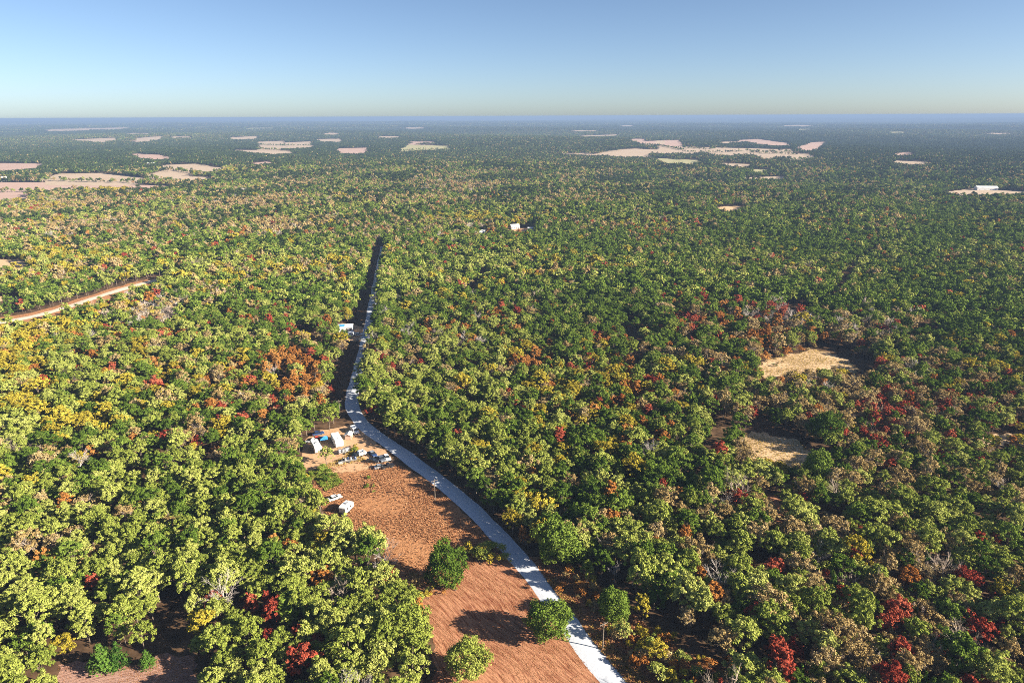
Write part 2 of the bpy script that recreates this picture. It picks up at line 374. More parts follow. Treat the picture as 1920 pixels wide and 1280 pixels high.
far_fields = [
 (zz(A0, [(-60, 398), (480, 400), (980, 420), (940, 440), (400, 432), (200, 448), (-60, 452)]), 'far_pink'),
 (zz(A0, [(250, 378), (330, 350), (560, 345), (830, 375), (800, 390), (600, 396), (250, 392)]), 'far_tan'),
 (zz(A0, [(-60, 290), (250, 293), (200, 320), (60, 335), (-60, 342)]), 'far_pink'),
 (zz(A0, [(820, 362), (900, 335), (1080, 345), (1060, 365), (1200, 370), (1180, 390), (850, 387)]), 'far_tan'),
 (zz(A0, [(900, 302), (1100, 293), (1260, 320), (1200, 342), (1000, 330), (910, 316)]), 'far_tan'),
 (zz(A0, [(740, 236), (900, 243), (965, 260), (880, 272), (800, 264)]), 'far_pink'),
 (zz(A0, [(400, 158), (650, 147), (660, 161), (540, 172)]), 'far_tan'),
 (zz(A0, [(760, 150), (920, 137), (900, 158), (770, 164)]), 'far_tan'),
 (zz(A0, [(250, 100), (740, 88), (700, 98), (300, 111)]), 'far_tan'),
 (zz(A0, [(1440, 170), (1600, 164), (1580, 186), (1470, 184)]), 'far_tan'),
 (zz(A0, [(1600, 174), (1750, 168), (1760, 190), (1620, 191)]), 'far_tan'),
 (zz(A0, [(1450, 190), (1760, 192), (1750, 206), (1450, 209)]), 'far_tan'),
 (zz(A0, [(1300, 215), (1640, 221), (1640, 239), (1450, 234)]), 'far_tan'),
 (zz(A0, [(1290, 145), (1450, 137), (1450, 152), (1310, 158)]), 'far_tan'),
 (zz(A0, [(1420, 290), (1500, 281), (1560, 291), (1440, 303)]), 'far_pink'),
 (zz(A0, [(1780, 155), (1920, 152), (1920, 170), (1800, 168)]), 'far_tan'),
 (zz(A0, [(-60, 468), (150, 463), (170, 488), (20, 502), (-60, 500)]), 'far_pink'),
 (zz(B0, [(-20, 207), (150, 203), (140, 236), (-20, 234)]), 'far_pink'),
 (zz(B0, [(330, 216), (380, 184), (600, 193), (612, 212), (450, 216), (340, 227)]), 'far_lime'),
 (zz(B0, [(1200, 236), (1450, 239), (1650, 208), (1780, 214), (1740, 240), (1690, 257)]), 'far_tan'),
 (zz(B0, [(1660, 170), (1900, 159), (1920, 182), (1700, 187)]), 'far_pink'),
 (zz(B0, [(1330, 136), (1560, 128), (1540, 138), (1380, 143)]), 'far_tan'),
 (zz(C0, [(-140, 192), (0, 196), (180, 203), (400, 208), (620, 214), (600, 236), (440, 230), (200, 252), (130, 228), (-140, 236)]), 'far_tan'),
 (zz(C0, [(310, 160), (420, 154), (600, 178), (600, 196), (450, 187)]), 'far_pink'),
 (zz(C0, [(640, 203), (720, 174), (805, 168), (765, 206), (700, 218)]), 'far_pink'),
 (zz(C0, [(390, 236), (560, 233), (720, 238), (745, 262), (620, 272), (600, 248), (450, 267)]), 'far_tan'),
 (zz(C0, [(-150, 262), (100, 273), (60, 294), (-100, 290)]), 'far_lime'),
 (zz(C0, [(210, 288), (385, 297), (370, 312), (260, 306)]), 'far_tan'),
 (zz(C0, [(390, 325), (490, 323), (470, 336), (400, 347)]), 'far_lime'),
 (zz(C0, [(340, 371), (580, 363), (570, 379), (350, 383)]), 'far_tan'),
 (zz(C0, [(1430, 456), (1640, 434), (1900, 448), (1990, 455), (1890, 471), (1560, 482)]), 'far_tan'),
 (zz(C0, [(1195, 236), (1280, 227), (1295, 246), (1220, 250)]), 'far_pink'),
 (zz(C0, [(1195, 275), (1380, 284), (1360, 298), (1220, 290)]), 'far_tan'),
]
fr = random.Random(21)
for q in range(18):                            # small openings far out in the plain
    cx_, cy_ = fr.uniform(30, 1890), fr.uniform(236, 268); w_, h_ = fr.uniform(9, 30), fr.uniform(.9, 2.0)
    far_fields.append(([(cx_ - w_, cy_), (cx_ - w_ * .4, cy_ - h_), (cx_ + w_ * .8, cy_ - h_ * .8), (cx_ + w_, cy_ + h_ * .4), (cx_ - w_ * .2, cy_ + h_)], fr.choice(['far_tan', 'far_tan', 'far_pink', 'far_lime'])))
def hull(P):
    P = sorted(map(tuple, P)); lo = []
    for p in P:
        while len(lo) > 1 and (lo[-1][0] - lo[-2][0]) * (p[1] - lo[-2][1]) - (lo[-1][1] - lo[-2][1]) * (p[0] - lo[-2][0]) <= 0: lo.pop()
        lo.append(p)
    up = []
    for p in reversed(P):
        while len(up) > 1 and (up[-1][0] - up[-2][0]) * (p[1] - up[-2][1]) - (up[-1][1] - up[-2][1]) * (p[0] - up[-2][0]) <= 0: up.pop()
        up.append(p)
    return np.array(lo[:-1] + up[:-1])
SHADE_GAP = {'red-brown mown field with raked streaks beside the gravel road': [(945, 1032), (870, 1054), (832, 1083), (770, 1100), (800, 1150), (808, 1200), (805, 1520), (1420, 1520), (1090, 1195), (1025, 1120)],
             'pinkish-brown mown clearing among the oaks': [(105, 1240), (190, 1232), (260, 1242), (300, 1222), (372, 1226), (390, 1420), (90, 1420)],
             'tan grassy clearing deep in the woods': [(1420, 676), (1475, 660), (1540, 648), (1590, 655), (1650, 690), (1640, 712), (1540, 706), (1500, 716), (1448, 724), (1420, 714)],
             'mown tan clearing half in the shade of oaks': [(1388, 806), (1440, 804), (1510, 822), (1570, 868), (1560, 900), (1470, 894), (1424, 882), (1396, 860)]}
TRACK_PX = [(-30, 598), (60, 586), (130, 566), (200, 543), (255, 528), (312, 516), (314, 527), (255, 545), (200, 562), (130, 585), (60, 603), (-30, 618)]
sheet('field', G(TRACK_PX), MAT['field_rough'], .004, 'rusty cut bank along the sandy track', ragged=3)
CLEAR = [TRACK_PX]                                     # pixel outlines in which no forest tree may show
for (nm, px, mk, z, lab) in near_fields:
    CLEAR.append(SHADE_GAP.get(lab, px)); sheet(nm, G(px), MAT[mk], z, lab, ragged=4.5 if mk == 'field_tan' else 1.6)
FL = {'far_tan': 'dry tan pasture between far woodland belts', 'far_pink': 'ploughed pinkish field between far woodland belts', 'far_lime': 'yellow-green meadow between far woodland belts'}
for n_, (px, mk) in enumerate(far_fields):
    CLEAR.append(px)
    dd = np.hypot(*ground_at(*np.mean(px, 0)))
    dy = 9 * FPX / dd                          # the near edge goes on behind the treetops in front of it
    P = hull(px + [(a, b + dy) for a, b in px])
    sheet('field', G(P), MAT[mk], .35 + dd / 3000, FL[mk], ragged=dd * .004)

# ---------------------------------------------------------------- tree shapes
def rand_dirs(r, n):
    v = r.normal(size=(n, 3)); return v / np.linalg.norm(v, axis=1)[:, None]
def leaf_quads(r, pos, nrm, size, flat=.62):
    n = len(pos); t = np.cross(nrm, r.normal(size=(n, 3))); t /= np.linalg.norm(t, axis=1)[:, None] + 1e-9
    b = np.cross(nrm, t); s = size[:, None]
    V = np.stack([pos + t * s, pos + b * s * flat + nrm * s * .12, pos - t * s, pos - b * s * flat + nrm * s * .12], 1).reshape(-1, 3)
    return V, np.arange(4 * n).reshape(-1, 4)
def crown_leaves(r, n, leaf, h=10.0, w=3.7, shape='round', lobes=26, cz=.60, rz=.40):
    cz *= h; rz *= h
    if shape == 'cone':
        zc = r.uniform(.06, 1, lobes) ** 1.1; ang = r.uniform(0, 6.283, lobes)
        rad_ = w * (1 - zc) * .75; C = np.stack([np.cos(ang) * rad_, np.sin(ang) * rad_, .08 * h + zc * h * .9], -1)
        R = .25 + (1 - zc) * w * .45
    else:
        D = rand_dirs(r, lobes); D[:, 2] = np.where(D[:, 2] < -.45, -D[:, 2], D[:, 2])
        q = (r.uniform(.18, .95, lobes) ** .42)[:, None] * (1 + .16 * np.sin(3 * np.arctan2(D[:, 1], D[:, 0]) + r.uniform(0, 6)))[:, None]
        C = D * q * np.array([w, w, rz]) + np.array([0, 0, cz])
        C[:, :2] *= (1.0 + .10 * r.normal(size=(lobes, 1)))
        C[:, 0] *= r.uniform(.82, 1.25); C[:, 1] *= r.uniform(.82, 1.25); C[:, :2] += r.normal(size=2) * .35
        R = r.uniform(.6, 1.35, lobes) * w * 1.25 / math.sqrt(lobes)
    k = r.choice(lobes, n, p=R ** 2 / (R ** 2).sum()); nd = rand_dirs(r, n)
    dn = nd[:, 2] < -.35; nd[dn, 2] *= -1
    pos = C[k] + nd * (R[k] * r.uniform(.45, 1.30, n))[:, None] * np.array([1, 1, .82])
    cn = pos - np.array([0, 0, cz * .8]); cn /= np.linalg.norm(cn, axis=1)[:, None]
    nrm = nd * .8 + cn * .25 + r.normal(size=(n, 3)) * .62 + np.array([0, 0, .15]); nrm /= np.linalg.norm(nrm, axis=1)[:, None]
    sz = leaf * r.uniform(.45, 1.35, n)
    tl = r.uniform(0, 1, lobes); tint = np.clip(.6 * tl[k] + .4 * r.uniform(0, 1, n), 0, 1)
    V, F = leaf_quads(r, pos, nrm, sz)
    return V, F, np.repeat(tint, 4), C, R
def tubes(segs, sides):
    mb = MB()
    for p0, p1, r0, r1 in segs: mb.tube(p0, p1, r0, r1, sides, cap=False)
    return mb
def limb_segs(r, C, h, n):
    segs = [((0, 0, -.25), (.05, .03, h * .28), .24, .17), ((.05, .03, h * .28), (.1, -.08, h * .62), .17, .08)]
    for q in r.choice(len(C), min(n, len(C)), replace=False):
        z0 = r.uniform(.22, .5) * h; e = C[q]; mid = np.array([e[0] * .5, e[1] * .5, z0 + (e[2] - z0) * .62])
        segs += [((.05, .03, z0), tuple(mid), .085, .055), (tuple(mid), tuple(e), .055, .02)]
    return segs
def twig_segs(r, h, w, nl=8, n2=6, n3=5, thick=1.0):
    out = []
    for a in range(nl):
        z0 = h * r.uniform(.25, .6); an = a * 6.283 / nl + r.uniform(-.4, .4); el = r.uniform(.5, 1.2)
        L1 = w * r.uniform(.7, 1.05); p0 = np.array([0, 0, z0]); d = np.array([math.cos(an) * math.cos(el), math.sin(an) * math.cos(el), math.sin(el)])
        p1 = p0 + d * L1; out.append((tuple(p0), tuple(p1), .07 * thick, .04 * thick))
        for b in range(n2):
            s0 = p0 + d * L1 * r.uniform(.35, 1.0); d2 = d + r.normal(size=3) * .55 + np.array([0, 0, .25]); d2 /= np.linalg.norm(d2)
            L2 = L1 * r.uniform(.3, .6); s1 = s0 + d2 * L2; out.append((tuple(s0), tuple(s1), .035 * thick, .02 * thick))
            for c in range(n3):
                t0 = s0 + d2 * L2 * r.uniform(.3, 1.0); d3 = d2 + r.normal(size=3) * .6; d3 /= np.linalg.norm(d3)
                out.append((tuple(t0), tuple(t0 + d3 * L2 * r.uniform(.35, .7)), .02 * thick, .010 * thick))
    return out
def merge(parts):
    """[(V, F(list of tuples/array), mat, tint)] -> one mesh with several materials"""
    me = bpy.data.meshes.new('foliage'); vs = []; fs = []; mi = []; ti = []; b = 0; mats = []
    for V, F, mt, tt in parts:
        vs.append(np.asarray(V, float)); fs += [tuple(int(q) + b for q in f) for f in F]
        if mt not in mats: mats.append(mt)
        mi += [mats.index(mt)] * len(F); ti.append(np.full(len(V), .5) if tt is None else tt); b += len(V)
    me.from_pydata(np.vstack(vs).tolist(), [], fs)
    for mt in mats: me.materials.append(mt)
    me.polygons.foreach_set('material_index', np.array(mi, np.int32))
    at = me.attributes.new('tint', 'FLOAT', 'POINT'); at.data.foreach_set('value', np.concatenate(ti).astype(np.float32))
    me.update(); return me
SHAPES = [dict(h=9.5, w=3.5), dict(h=11.5, w=3.4), dict(h=9.0, w=4.1), dict(h=10.5, w=3.9), dict(h=8.2, w=3.0)]
WORDS = ['rounded', 'tall', 'broad', 'full-crowned', 'small']
def make_tree_meshes(kind, var, lod):
    """-> (trunk mesh, crown mesh): lod 0 near, 1 middle distance"""
    r = np.random.default_rng(KINDS.index(kind) * 100 + var * 10 + lod)
    s = dict(SHAPES[var % 5]); h, w = s['h'], s['w']
    nleaf = (3300, 560)[lod]; leaf = (.25, .56)[lod]; shape = 'round'; lob = (72, 26)[lod]
    if kind == 'cedar': h, w, shape, nleaf, leaf = h * .72, w * .5, 'cone', (1500, 260)[lod], (.22, .45)[lod]
    if kind == 'pine': h, w = h * 1.12, w * .8
    if kind in ('red', 'orange'): h *= .88; w *= .78; nleaf = int(nleaf * .8)
    if kind == 'brown': nleaf = int(nleaf * .75)
    if kind == 'bare':
        V = None; segs = [((0, 0, -.25), (.1, 0, h * .35), .22, .15), ((.1, 0, h * .35), (0, .15, h * .75), .15, .06)]
        trunk = tubes(segs, 6).mesh('trunk', MAT['pale_bark'])
        tw = tubes(twig_segs(r, h, w * 1.15, 9, 7, (6, 3)[lod], (1.0, 2.0)[lod]), 3).mesh('branches', MAT['pale_bark'] if var % 2 else MAT['twig'])
        return trunk, tw
    V, F, T, C, R = crown_leaves(r, nleaf, leaf, h, w, shape, lob)
    parts = [(V, F, MAT['leaf_' + kind], T)]
    if kind == 'brown' :
        t = tubes(twig_segs(r, h, w, 8, 6, (4, 2)[lod], (1.2, 2.2)[lod]), 3); parts.append((np.array(t.v), t.f, MAT['twig'], None))
    crown = merge(parts)
    segs = limb_segs(r, C, h, (7, 2)[lod]) if kind != 'cedar' else [((0, 0, -.25), (0, 0, h * .8), .16, .04)]
    trunk = tubes(segs, (6, 4)[lod]).mesh('trunk', MAT['bark'])
    return trunk, crown
def dense_meshes(kind, var):
    r = np.random.default_rng(3000 + var + KINDS.index(kind) * 7); h, w = (9.6, 4.6) if var % 2 == 0 else (10.5, 4.3)
    n = 170; i_ = np.arange(n) + .5; ph = np.arccos(1 - 1.72 * i_ / n); an = i_ * 2.39996
    D = np.stack([np.cos(an) * np.sin(ph), np.sin(an) * np.sin(ph), np.cos(ph)], -1); pz = r.uniform(0, 6.28, 4); q = r.uniform(.66, 1.0, n) * (1 + .13 * np.sin(2.6 * D[:, 0] + 3.3 * D[:, 2] + pz[0]) + .12 * np.sin(4.4 * D[:, 1] - 3.9 * D[:, 2] + pz[1]) + .10 * np.sin(6 * D[:, 0] - 5 * D[:, 1] + pz[2]) + .07 * r.normal(size=n))
    C = D * q[:, None] * np.array([w, w, h * .47]) * .88 + np.array([0, 0, h * .52]); R = r.uniform(.10, .26, n) * w
    k = r.choice(n, 9000, p=R ** 2 / (R ** 2).sum()); nd = rand_dirs(r, 9000) + D[k] * .7; nd /= np.linalg.norm(nd, axis=1)[:, None]
    pos = C[k] + nd * (R[k] * r.uniform(.4, 1.2, 9000))[:, None]; nrm = nd + r.normal(size=(9000, 3)) * .65; nrm /= np.linalg.norm(nrm, axis=1)[:, None]
    tl = r.uniform(0, 1, n); V, F = leaf_quads(r, pos, nrm, .23 * r.uniform(.5, 1.35, 9000)); T = np.repeat(np.clip(.55 * tl[k] + .45 * r.uniform(0, 1, 9000), 0, 1), 4)
    return tubes(limb_segs(r, C, h, 9), 7).mesh('trunk', MAT['bark']), merge([(V, F, MAT['leaf_' + kind], T)])
DENSE = {}
NVAR = {'green': 5, 'olive': 5, 'golden': 4, 'orange': 3, 'red': 3, 'brown': 5, 'bare': 4, 'cedar': 2, 'pine': 3}
NEAR = {k: [make_tree_meshes(k, v, 0) for v in range(NVAR[k])] for k in KINDS}

# ---------------------------------------------------------------- what grows where
def W(**k): return np.array([k.get(q, 0.0) for q in KINDS])
# (pixel centre, spread x, spread y, strength, mix) looked up by where a tree stands
REGION = [
 (960, 640, 3000, 3000, .02, W(green=.5, olive=.3, brown=.1, golden=.03, orange=.03, red=.02, bare=.02)),
 (300, 1000, 420, 200, 1.0, W(green=.17, olive=.66, golden=.025, orange=.05, red=.04, brown=.05, bare=.02)),
 (330, 720, 380, 90, 1.0, W(green=.26, olive=.50, golden=.05, orange=.05, red=.045, brown=.075, bare=.02)),
 (900, 800, 230, 170, 1.0, W(green=.50, olive=.34, golden=.03, orange=.045, red=.01, brown=.03, bare=.005)),
 (1150, 950, 170, 150, .8, W(green=.48, olive=.28, golden=.045, orange=.07, red=.03, brown=.04, bare=.01)),
 (1620, 1080, 300, 190, 1.2, W(green=.10, olive=.41, golden=.03, orange=.07, red=.05, brown=.29, bare=.04, cedar=.02)),
 (1500, 800, 200, 80, .8, W(green=.20, olive=.36, golden=.03, orange=.04, red=.07, brown=.26, bare=.04)),
 (1750, 700, 230, 90, 1.0, W(green=.40, olive=.30, golden=.03, orange=.03, red=.03, brown=.19, bare=.02)),
 (1650, 520, 320, 90, 2.0, W(green=.78, olive=.15, golden=.015, orange=.015, red=.008, brown=.03)),
 (1000, 540, 300, 80, 1.1, W(green=.58, olive=.30, golden=.03, orange=.045, red=.015, brown=.03)),
 (1050, 460, 380, 40, 1.0, W(green=.74, olive=.18, golden=.02, orange=.02, red=.01, brown=.03)),
 (420, 550, 300, 50, 1.0, W(green=.50, olive=.30, golden=.05, orange=.02, red=.02, brown=.10, bare=.01)),
 (200, 520, 170, 28, 1.2, W(green=.30, olive=.30, golden=.19, orange=.04, red=.03, brown=.14)),
 (330, 420, 380, 34, 1.8, W(green=.16, pine=.18, olive=.18, golden=.015, orange=.02, red=.02, brown=.36, bare=.02, cedar=.03)),
 (700, 350, 420, 40, 1.0, W(green=.30, pine=.36, olive=.10, brown=.22, red=.01, bare=.01)),
 (1400, 340, 420, 50, 1.0, W(green=.45, pine=.36, olive=.10, brown=.08, golden=.01)),
 (1000, 270, 1400, 34, 1.0, W(green=.22, pine=.66, olive=.04, brown=.08)),
]
PATCH = [  # small stands of one colour: centre px, radii px, mix, share
 (20, 690, 60, 55, W(golden=1), .75), (90, 625, 75, 22, W(golden=.7, olive=.3), .7), (30, 755, 60, 40, W(golden=.8, olive=.2), .6),
 (215, 360, 60, 10, W(golden=1), .8), (80, 395, 90, 10, W(golden=.6, red=.3, brown=.1), .7), (160, 490, 80, 14, W(golden=.8, olive=.2), .6),
 (410, 320, 60, 14, W(golden=.55, olive=.45), .6), (855, 413, 60, 10, W(golden=1), .75), (905, 412, 25, 9, W(golden=.9, orange=.1), .8),
 (1085, 690, 60, 22, W(red=.55, brown=.25, bare=.2), .7), (1200, 735, 40, 28, W(red=.5, orange=.4, brown=.1), .5), (985, 690, 28, 26, W(orange=1), .7),
 (1130, 645, 30, 20, W(red=.8, orange=.2), .7), (1465, 610, 45, 30, W(red=.5, brown=.3, bare=.2), .7), (1330, 640, 110, 50, W(orange=.35, red=.25, brown=.2, green=.2), .45),
 (1660, 790, 110, 50, W(bare=.5, brown=.4, red=.1), .75), (1600, 740, 50, 25, W(bare=.5, brown=.5), .6), (1640, 625, 80, 30, W(bare=.3, brown=.4, red=.2), .5),
 (860, 355, 75, 10, W(bare=.45, brown=.55), .75), (300, 595, 45, 28, W(bare=.4, brown=.4, red=.2), .55), (560, 690, 50, 24, W(orange=.8, red=.2), .5),
 (560, 740, 60, 22, W(orange=.5, golden=.5), .4), (640, 560, 22, 40, W(golden=.6, orange=.25, olive=.15), .6), (655, 640, 20, 60, W(golden=.6, orange=.2, olive=.2), .55),
 (1480, 1020, 110, 60, W(brown=.6, bare=.25, red=.15), .45), (1700, 1120, 160, 60, W(brown=.6, bare=.25, orange=.15), .35),
 (1430, 630, 30, 30, W(red=.6, brown=.4), .5), (320, 435, 130, 12, W(cedar=.8, green=.2), .6), (15, 575, 30, 14, W(cedar=1), .8), (1040, 365, 40, 7, W(brown=1), .5),
 (90, 1100, 90, 60, W(golden=.25, orange=.3, brown=.35, red=.1), .5), (500, 1150, 60, 40, W(red=.6, orange=.2, olive=.2), .35), (1200, 900, 60, 40, W(golden=.7, orange=.3), .4),
 (1290, 780, 130, 30, W(red=.35, brown=.35, orange=.3), .45), (1450, 1060, 45, 35, W(red=.6, orange=.4), .5), (410, 1160, 70, 30, W(bare=.5, brown=.5), .35),
]
THIN = [  # px outlines with few trees, share kept
 ([(950, 1040), (1060, 1040), (1130, 1080), (1230, 1160), (1340, 1240), (1400, 1320), (1190, 1320)], .0),
 ([(690, 1000), (800, 1028), (880, 1030), (850, 1090), (800, 1120), (740, 1080)], .0),
 ([(1230, 1150), (1340, 1130), (1400, 1200), (1420, 1320), (1300, 1320)], .45),
 ([(1500, 980), (1560, 960), (1640, 1010), (1640, 1060), (1540, 1050)], .5),
 ([(280, 1130), (360, 1140), (370, 1230), (290, 1240)], .25),
 ([(1460, 575), (1500, 570), (1540, 590), (1480, 605)], .0),
 ([(1165, 610), (1205, 605), (1215, 690), (1180, 690)], .3),
 ([(575, 878), (625, 870), (660, 905), (600, 925)], .0),
]
def mixes(u, v):
    w = np.zeros((len(u), len(KINDS)))
    for cx, cy, sx, sy, a, m_ in REGION:
        w += (a * np.exp(-.5 * ((u - cx) / sx) ** 2 - .5 * ((v - cy) / sy) ** 2))[:, None] * m_
    w /= w.sum(1)[:, None]
    for cx, cy, sx, sy, m_, a in PATCH:
        k = (a * np.exp(-(((u - cx) / sx) ** 2 + ((v - cy) / sy) ** 2) ** 1.5))[:, None]
        w = w * (1 - k) + m_ * k
    return w / w.sum(1)[:, None]
def road_dist(x, y, C):
    best = np.full(len(x), 1e9); side = np.zeros(len(x))
    for k in range(0, len(C) - 1, 2):
        a = C[k]; b = C[min(k + 2, len(C) - 1)]; ab = b - a; L2 = ab @ ab
        if L2 == 0: continue
        t = np.clip(((x - a[0]) * ab[0] + (y - a[1]) * ab[1]) / L2, 0, 1)
        dx = x - a[0] - t * ab[0]; dy = y - a[1] - t * ab[1]; d = np.hypot(dx, dy)
        m_ = d < best; best[m_] = d[m_]; side[m_] = np.sign(ab[0] * dy - ab[1] * dx)[m_]
    return best, side

# ---- hand-placed trees: px of the foot, kind, variant, height m, width factor, label
OWN = [
 ((1030, 1196), 'green', 10, 9.8, .98, 'lone rounded oak beside the gravel road casting a long shadow over the mown field'),
 ((838, 1100), 'green', 11, 13.0, .82, 'tall green oak standing between the rough field and the mown field'),
 ((875, 1268), 'olive', 10, 9.0, .95, 'pale olive tree standing alone at the edge of the mown field'),
 ((765, 1220), 'olive', 11, 12.5, .95, 'tall olive tree on the wood edge facing the lone roadside oak'),
 ((735, 1100), 'red', 0, 7.0, .8, 'small scarlet tree at the wood edge by the tall field oak'),
 ((778, 1105), 'brown', 2, 5.5, .9, 'pale tan bush-like tree beside the small scarlet tree'),
 ((1048, 1055), 'green', 12, 12.5, .95, 'broad bright green oak where the roadside woods begin'),
 ((979, 1030), 'orange', 1, 8.8, .62, 'slender rusty cedar right beside the gravel road'),
 ((994, 1022), 'orange', 0, 5.0, .7, 'short rusty tree next to the slender rusty cedar'),
 ((1100, 1100), 'olive', 1, 9.0, .72, 'narrow yellow-olive tree in the rough strip by the road'),
 ((1128, 1082), 'green', 4, 9.5, .8, 'green tree just behind the narrow yellow-olive one'),
 ((1150, 1168), 'green', 13, 10.0, .85, 'dark green oak in the rough grass across the road from the field'),
 ((1205, 1165), 'golden', 1, 8.8, .75, 'yellow-green tree beside the dark green roadside oak'),
 ((1170, 1205), 'olive', 4, 6.5, .8, 'small thin olive tree near the utility pole by the road'),
 ((1152, 1092), 'bare', 1, 7.5, .8, 'forked dead tree with white limbs behind the roadside oak'),
 ((1186, 1098), 'bare', 3, 6.0, .7, 'smaller white dead tree beside the forked dead tree'),
 ((1285, 1040), 'orange', 2, 10.5, .55, 'tall narrow rusty tree in the roadside woods'),
 ((1355, 1235), 'brown', 0, 9.5, .85, 'half-bare pinkish tree standing in a dark gap'),
 ((1310, 1100), 'orange', 0, 8.0, .9, 'dull rust-brown round tree in the roadside woods'),
 ((1450, 1255), 'red', 1, 10.0, .95, 'large rust-red tree standing beside a smaller red companion'),
 ((1480, 1250), 'red', 2, 7.5, .9, 'smaller red companion of the large rust-red tree'),
 ((1448, 1098), 'red', 0, 9.0, .95, 'rust-red tree in the mixed brown woods'),
 ((1545, 1100), 'red', 1, 6.5, .75, 'little scarlet cone-shaped tree among olive crowns'),
 ((1632, 1272), 'bare', 1, 8.5, 1.0, 'pale white-grey leafless tree with a dense twiggy crown'),
 ((1690, 1110), 'orange', 2, 8.5, 1.0, 'salmon-orange tree among brown thinning oaks'),
 ((1832, 1215), 'red', 2, 9.0, .9, 'dusky red tree among grey-brown leafless crowns'),
 ((1230, 1240), 'golden', 0, 6.0, 1.1, 'low golden bushy tree on the verge beyond the utility pole'),
 ((474, 1160), 'red', 0, 8.5, .62, 'narrow scarlet tree, first of a close scarlet pair'),
 ((503, 1152), 'red', 1, 8.0, .58, 'narrow scarlet tree, shorter one of a close scarlet pair'),
 ((505, 1225), 'red', 2, 7.5, .8, 'red tree below the close scarlet pair'),
 ((625, 1170), 'red', 0, 7.0, .65, 'deep red tree in the olive wood near the field oak'),
 ((195, 1255), 'cedar', 0, 8.5, 1.5, 'bright green feathery sapling at the edge of the pinkish clearing'),
 ((225, 1250), 'cedar', 1, 8.0, 1.5, 'second bright green feathery sapling by the pinkish clearing'),
 ((278, 1250), 'cedar', 0, 5.8, 1.2, 'slim bright green sapling alone in the shade by the clearing'),
 ((120, 1235), 'golden', 2, 6.5, .9, 'yellow tree next to the pinkish clearing'),
 ((130, 965), 'orange', 1, 8.5, 1.25, 'broad rust-orange oak deep in the olive wood'),
 ((255, 845), 'orange', 0, 8.5, 1.1, 'bright orange round-crowned tree in the olive wood'),
 ((172, 870), 'orange', 2, 7.5, 1.0, 'dark orange tree in the olive wood near the bright orange one'),
 ((1408, 795), 'red', 0, 9.0, .85, 'scarlet tree at the head of the shaded clearing'),
 ((1513, 805), 'red', 1, 8.5, .9, 'scarlet tree next to a big green oak above the shaded clearing'),
 ((1545, 830), 'green', 10, 12.0, .95, 'big green oak above the shaded clearing'),
 ((1575, 835), 'red', 2, 8.5, 1.0, 'dark red tree beside the big oak at the shaded clearing'),
 ((1530, 905), 'green', 11, 11.5, .9, 'tall green oak at the foot of the shaded clearing'),
 ((1855, 845), 'golden', 2, 7.0, 1.0, 'bright yellow bushy tree at the short sandy track'),
 ((1905, 845), 'golden', 0, 7.5, 1.0, 'lemon-yellow tree standing on the short sandy track'),
 ((1525, 610), 'golden', 1, 9.0, 1.2, 'lime-yellow tree beyond the tan clearing'),
 ((612, 870), 'olive', 4, 7.5, .85, 'olive tree growing between the trailers in the yard'),
 ((600, 1000), 'bare', 0, 7.0, .95, 'leafless grey tree at the wood edge by the camper'),
 ((618, 805), 'olive', 3, 11.0, 1.0, 'full olive oak sheltering the yard'),
 ((590, 806), 'green', 1, 11.0, .95, 'dark green oak behind the vehicles of the yard'),
]

# ---------------------------------------------------------------- scatter the woods
def scatter(d0, d1, sp, jit=.42, halfw=.80, marg=70):
    ys = np.arange(60, d1 + sp, sp * .87); out = []
    xm = d1 * halfw + marg
    for k, yy in enumerate(ys):
        xl = yy * halfw + marg
        xs = np.arange(-xl, xl, sp) + (sp / 2 if k % 2 else 0)
        out.append(np.stack([xs, np.full(len(xs), yy)], -1))
    P = np.vstack(out); P += rng.uniform(-jit, jit, P.shape) * sp
    d = np.hypot(P[:, 0], P[:, 1]); return P[(d >= d0) & (d < d1)]
def keep(P, hgt, pad=0.0):
    hgt = hgt * rng.uniform(.5, 1.05, len(P))      # trees of uneven height nibble at the edges of the openings
    x, y = P[:, 0], P[:, 1]; z = H(x, y); ok = np.ones(len(P), bool)
    U = [project(x, y, z + f * hgt) for f in (0.0, .33, .66, .9)]
    for dx in ((-pad, pad) if pad else ()): U += [project(x + dx, y, z + f * hgt) for f in (0, .5, .9)] + [project(x, y + dx, z + f * hgt) for f in (0, .5, .9)]
    for poly in CLEAR:
        for (u, v) in U: ok &= ~inpoly(u, v, poly)
    u, v = U[0]
    for poly, share in THIN:
        m_ = inpoly(u, v, poly); ok &= ~(m_ & (rng.uniform(0, 1, len(P)) > share))
    return ok
own_xy = np.array([ground_at(*t[0]) for t in OWN])
P1 = scatter(70, 1700, 4.5)
hg = 5.5 + 3.5 * sstep(350, 800, np.hypot(P1[:, 0], P1[:, 1]))
ok = keep(P1, hg)
rd, rs = road_dist(P1[:, 0], P1[:, 1], RC); td, _ = road_dist(P1[:, 0], P1[:, 1], TRK)
far_leg = P1[:, 1] > 262                      # beyond the bend the cleared strip lies on the fields' side of the road
ok &= (rd > np.where(rs < 0, np.where(far_leg, 3.2, 3.7), np.where(far_leg, 9.0, 6.0)) + rng.uniform(0, 1.2, len(P1))) & (td > 8.5)
for q in range(len(OWN)):
    ok &= np.hypot(P1[:, 0] - own_xy[q, 0], P1[:, 1] - own_xy[q, 1]) > (3.2 if OWN[q][3] < 9 else 4.6)
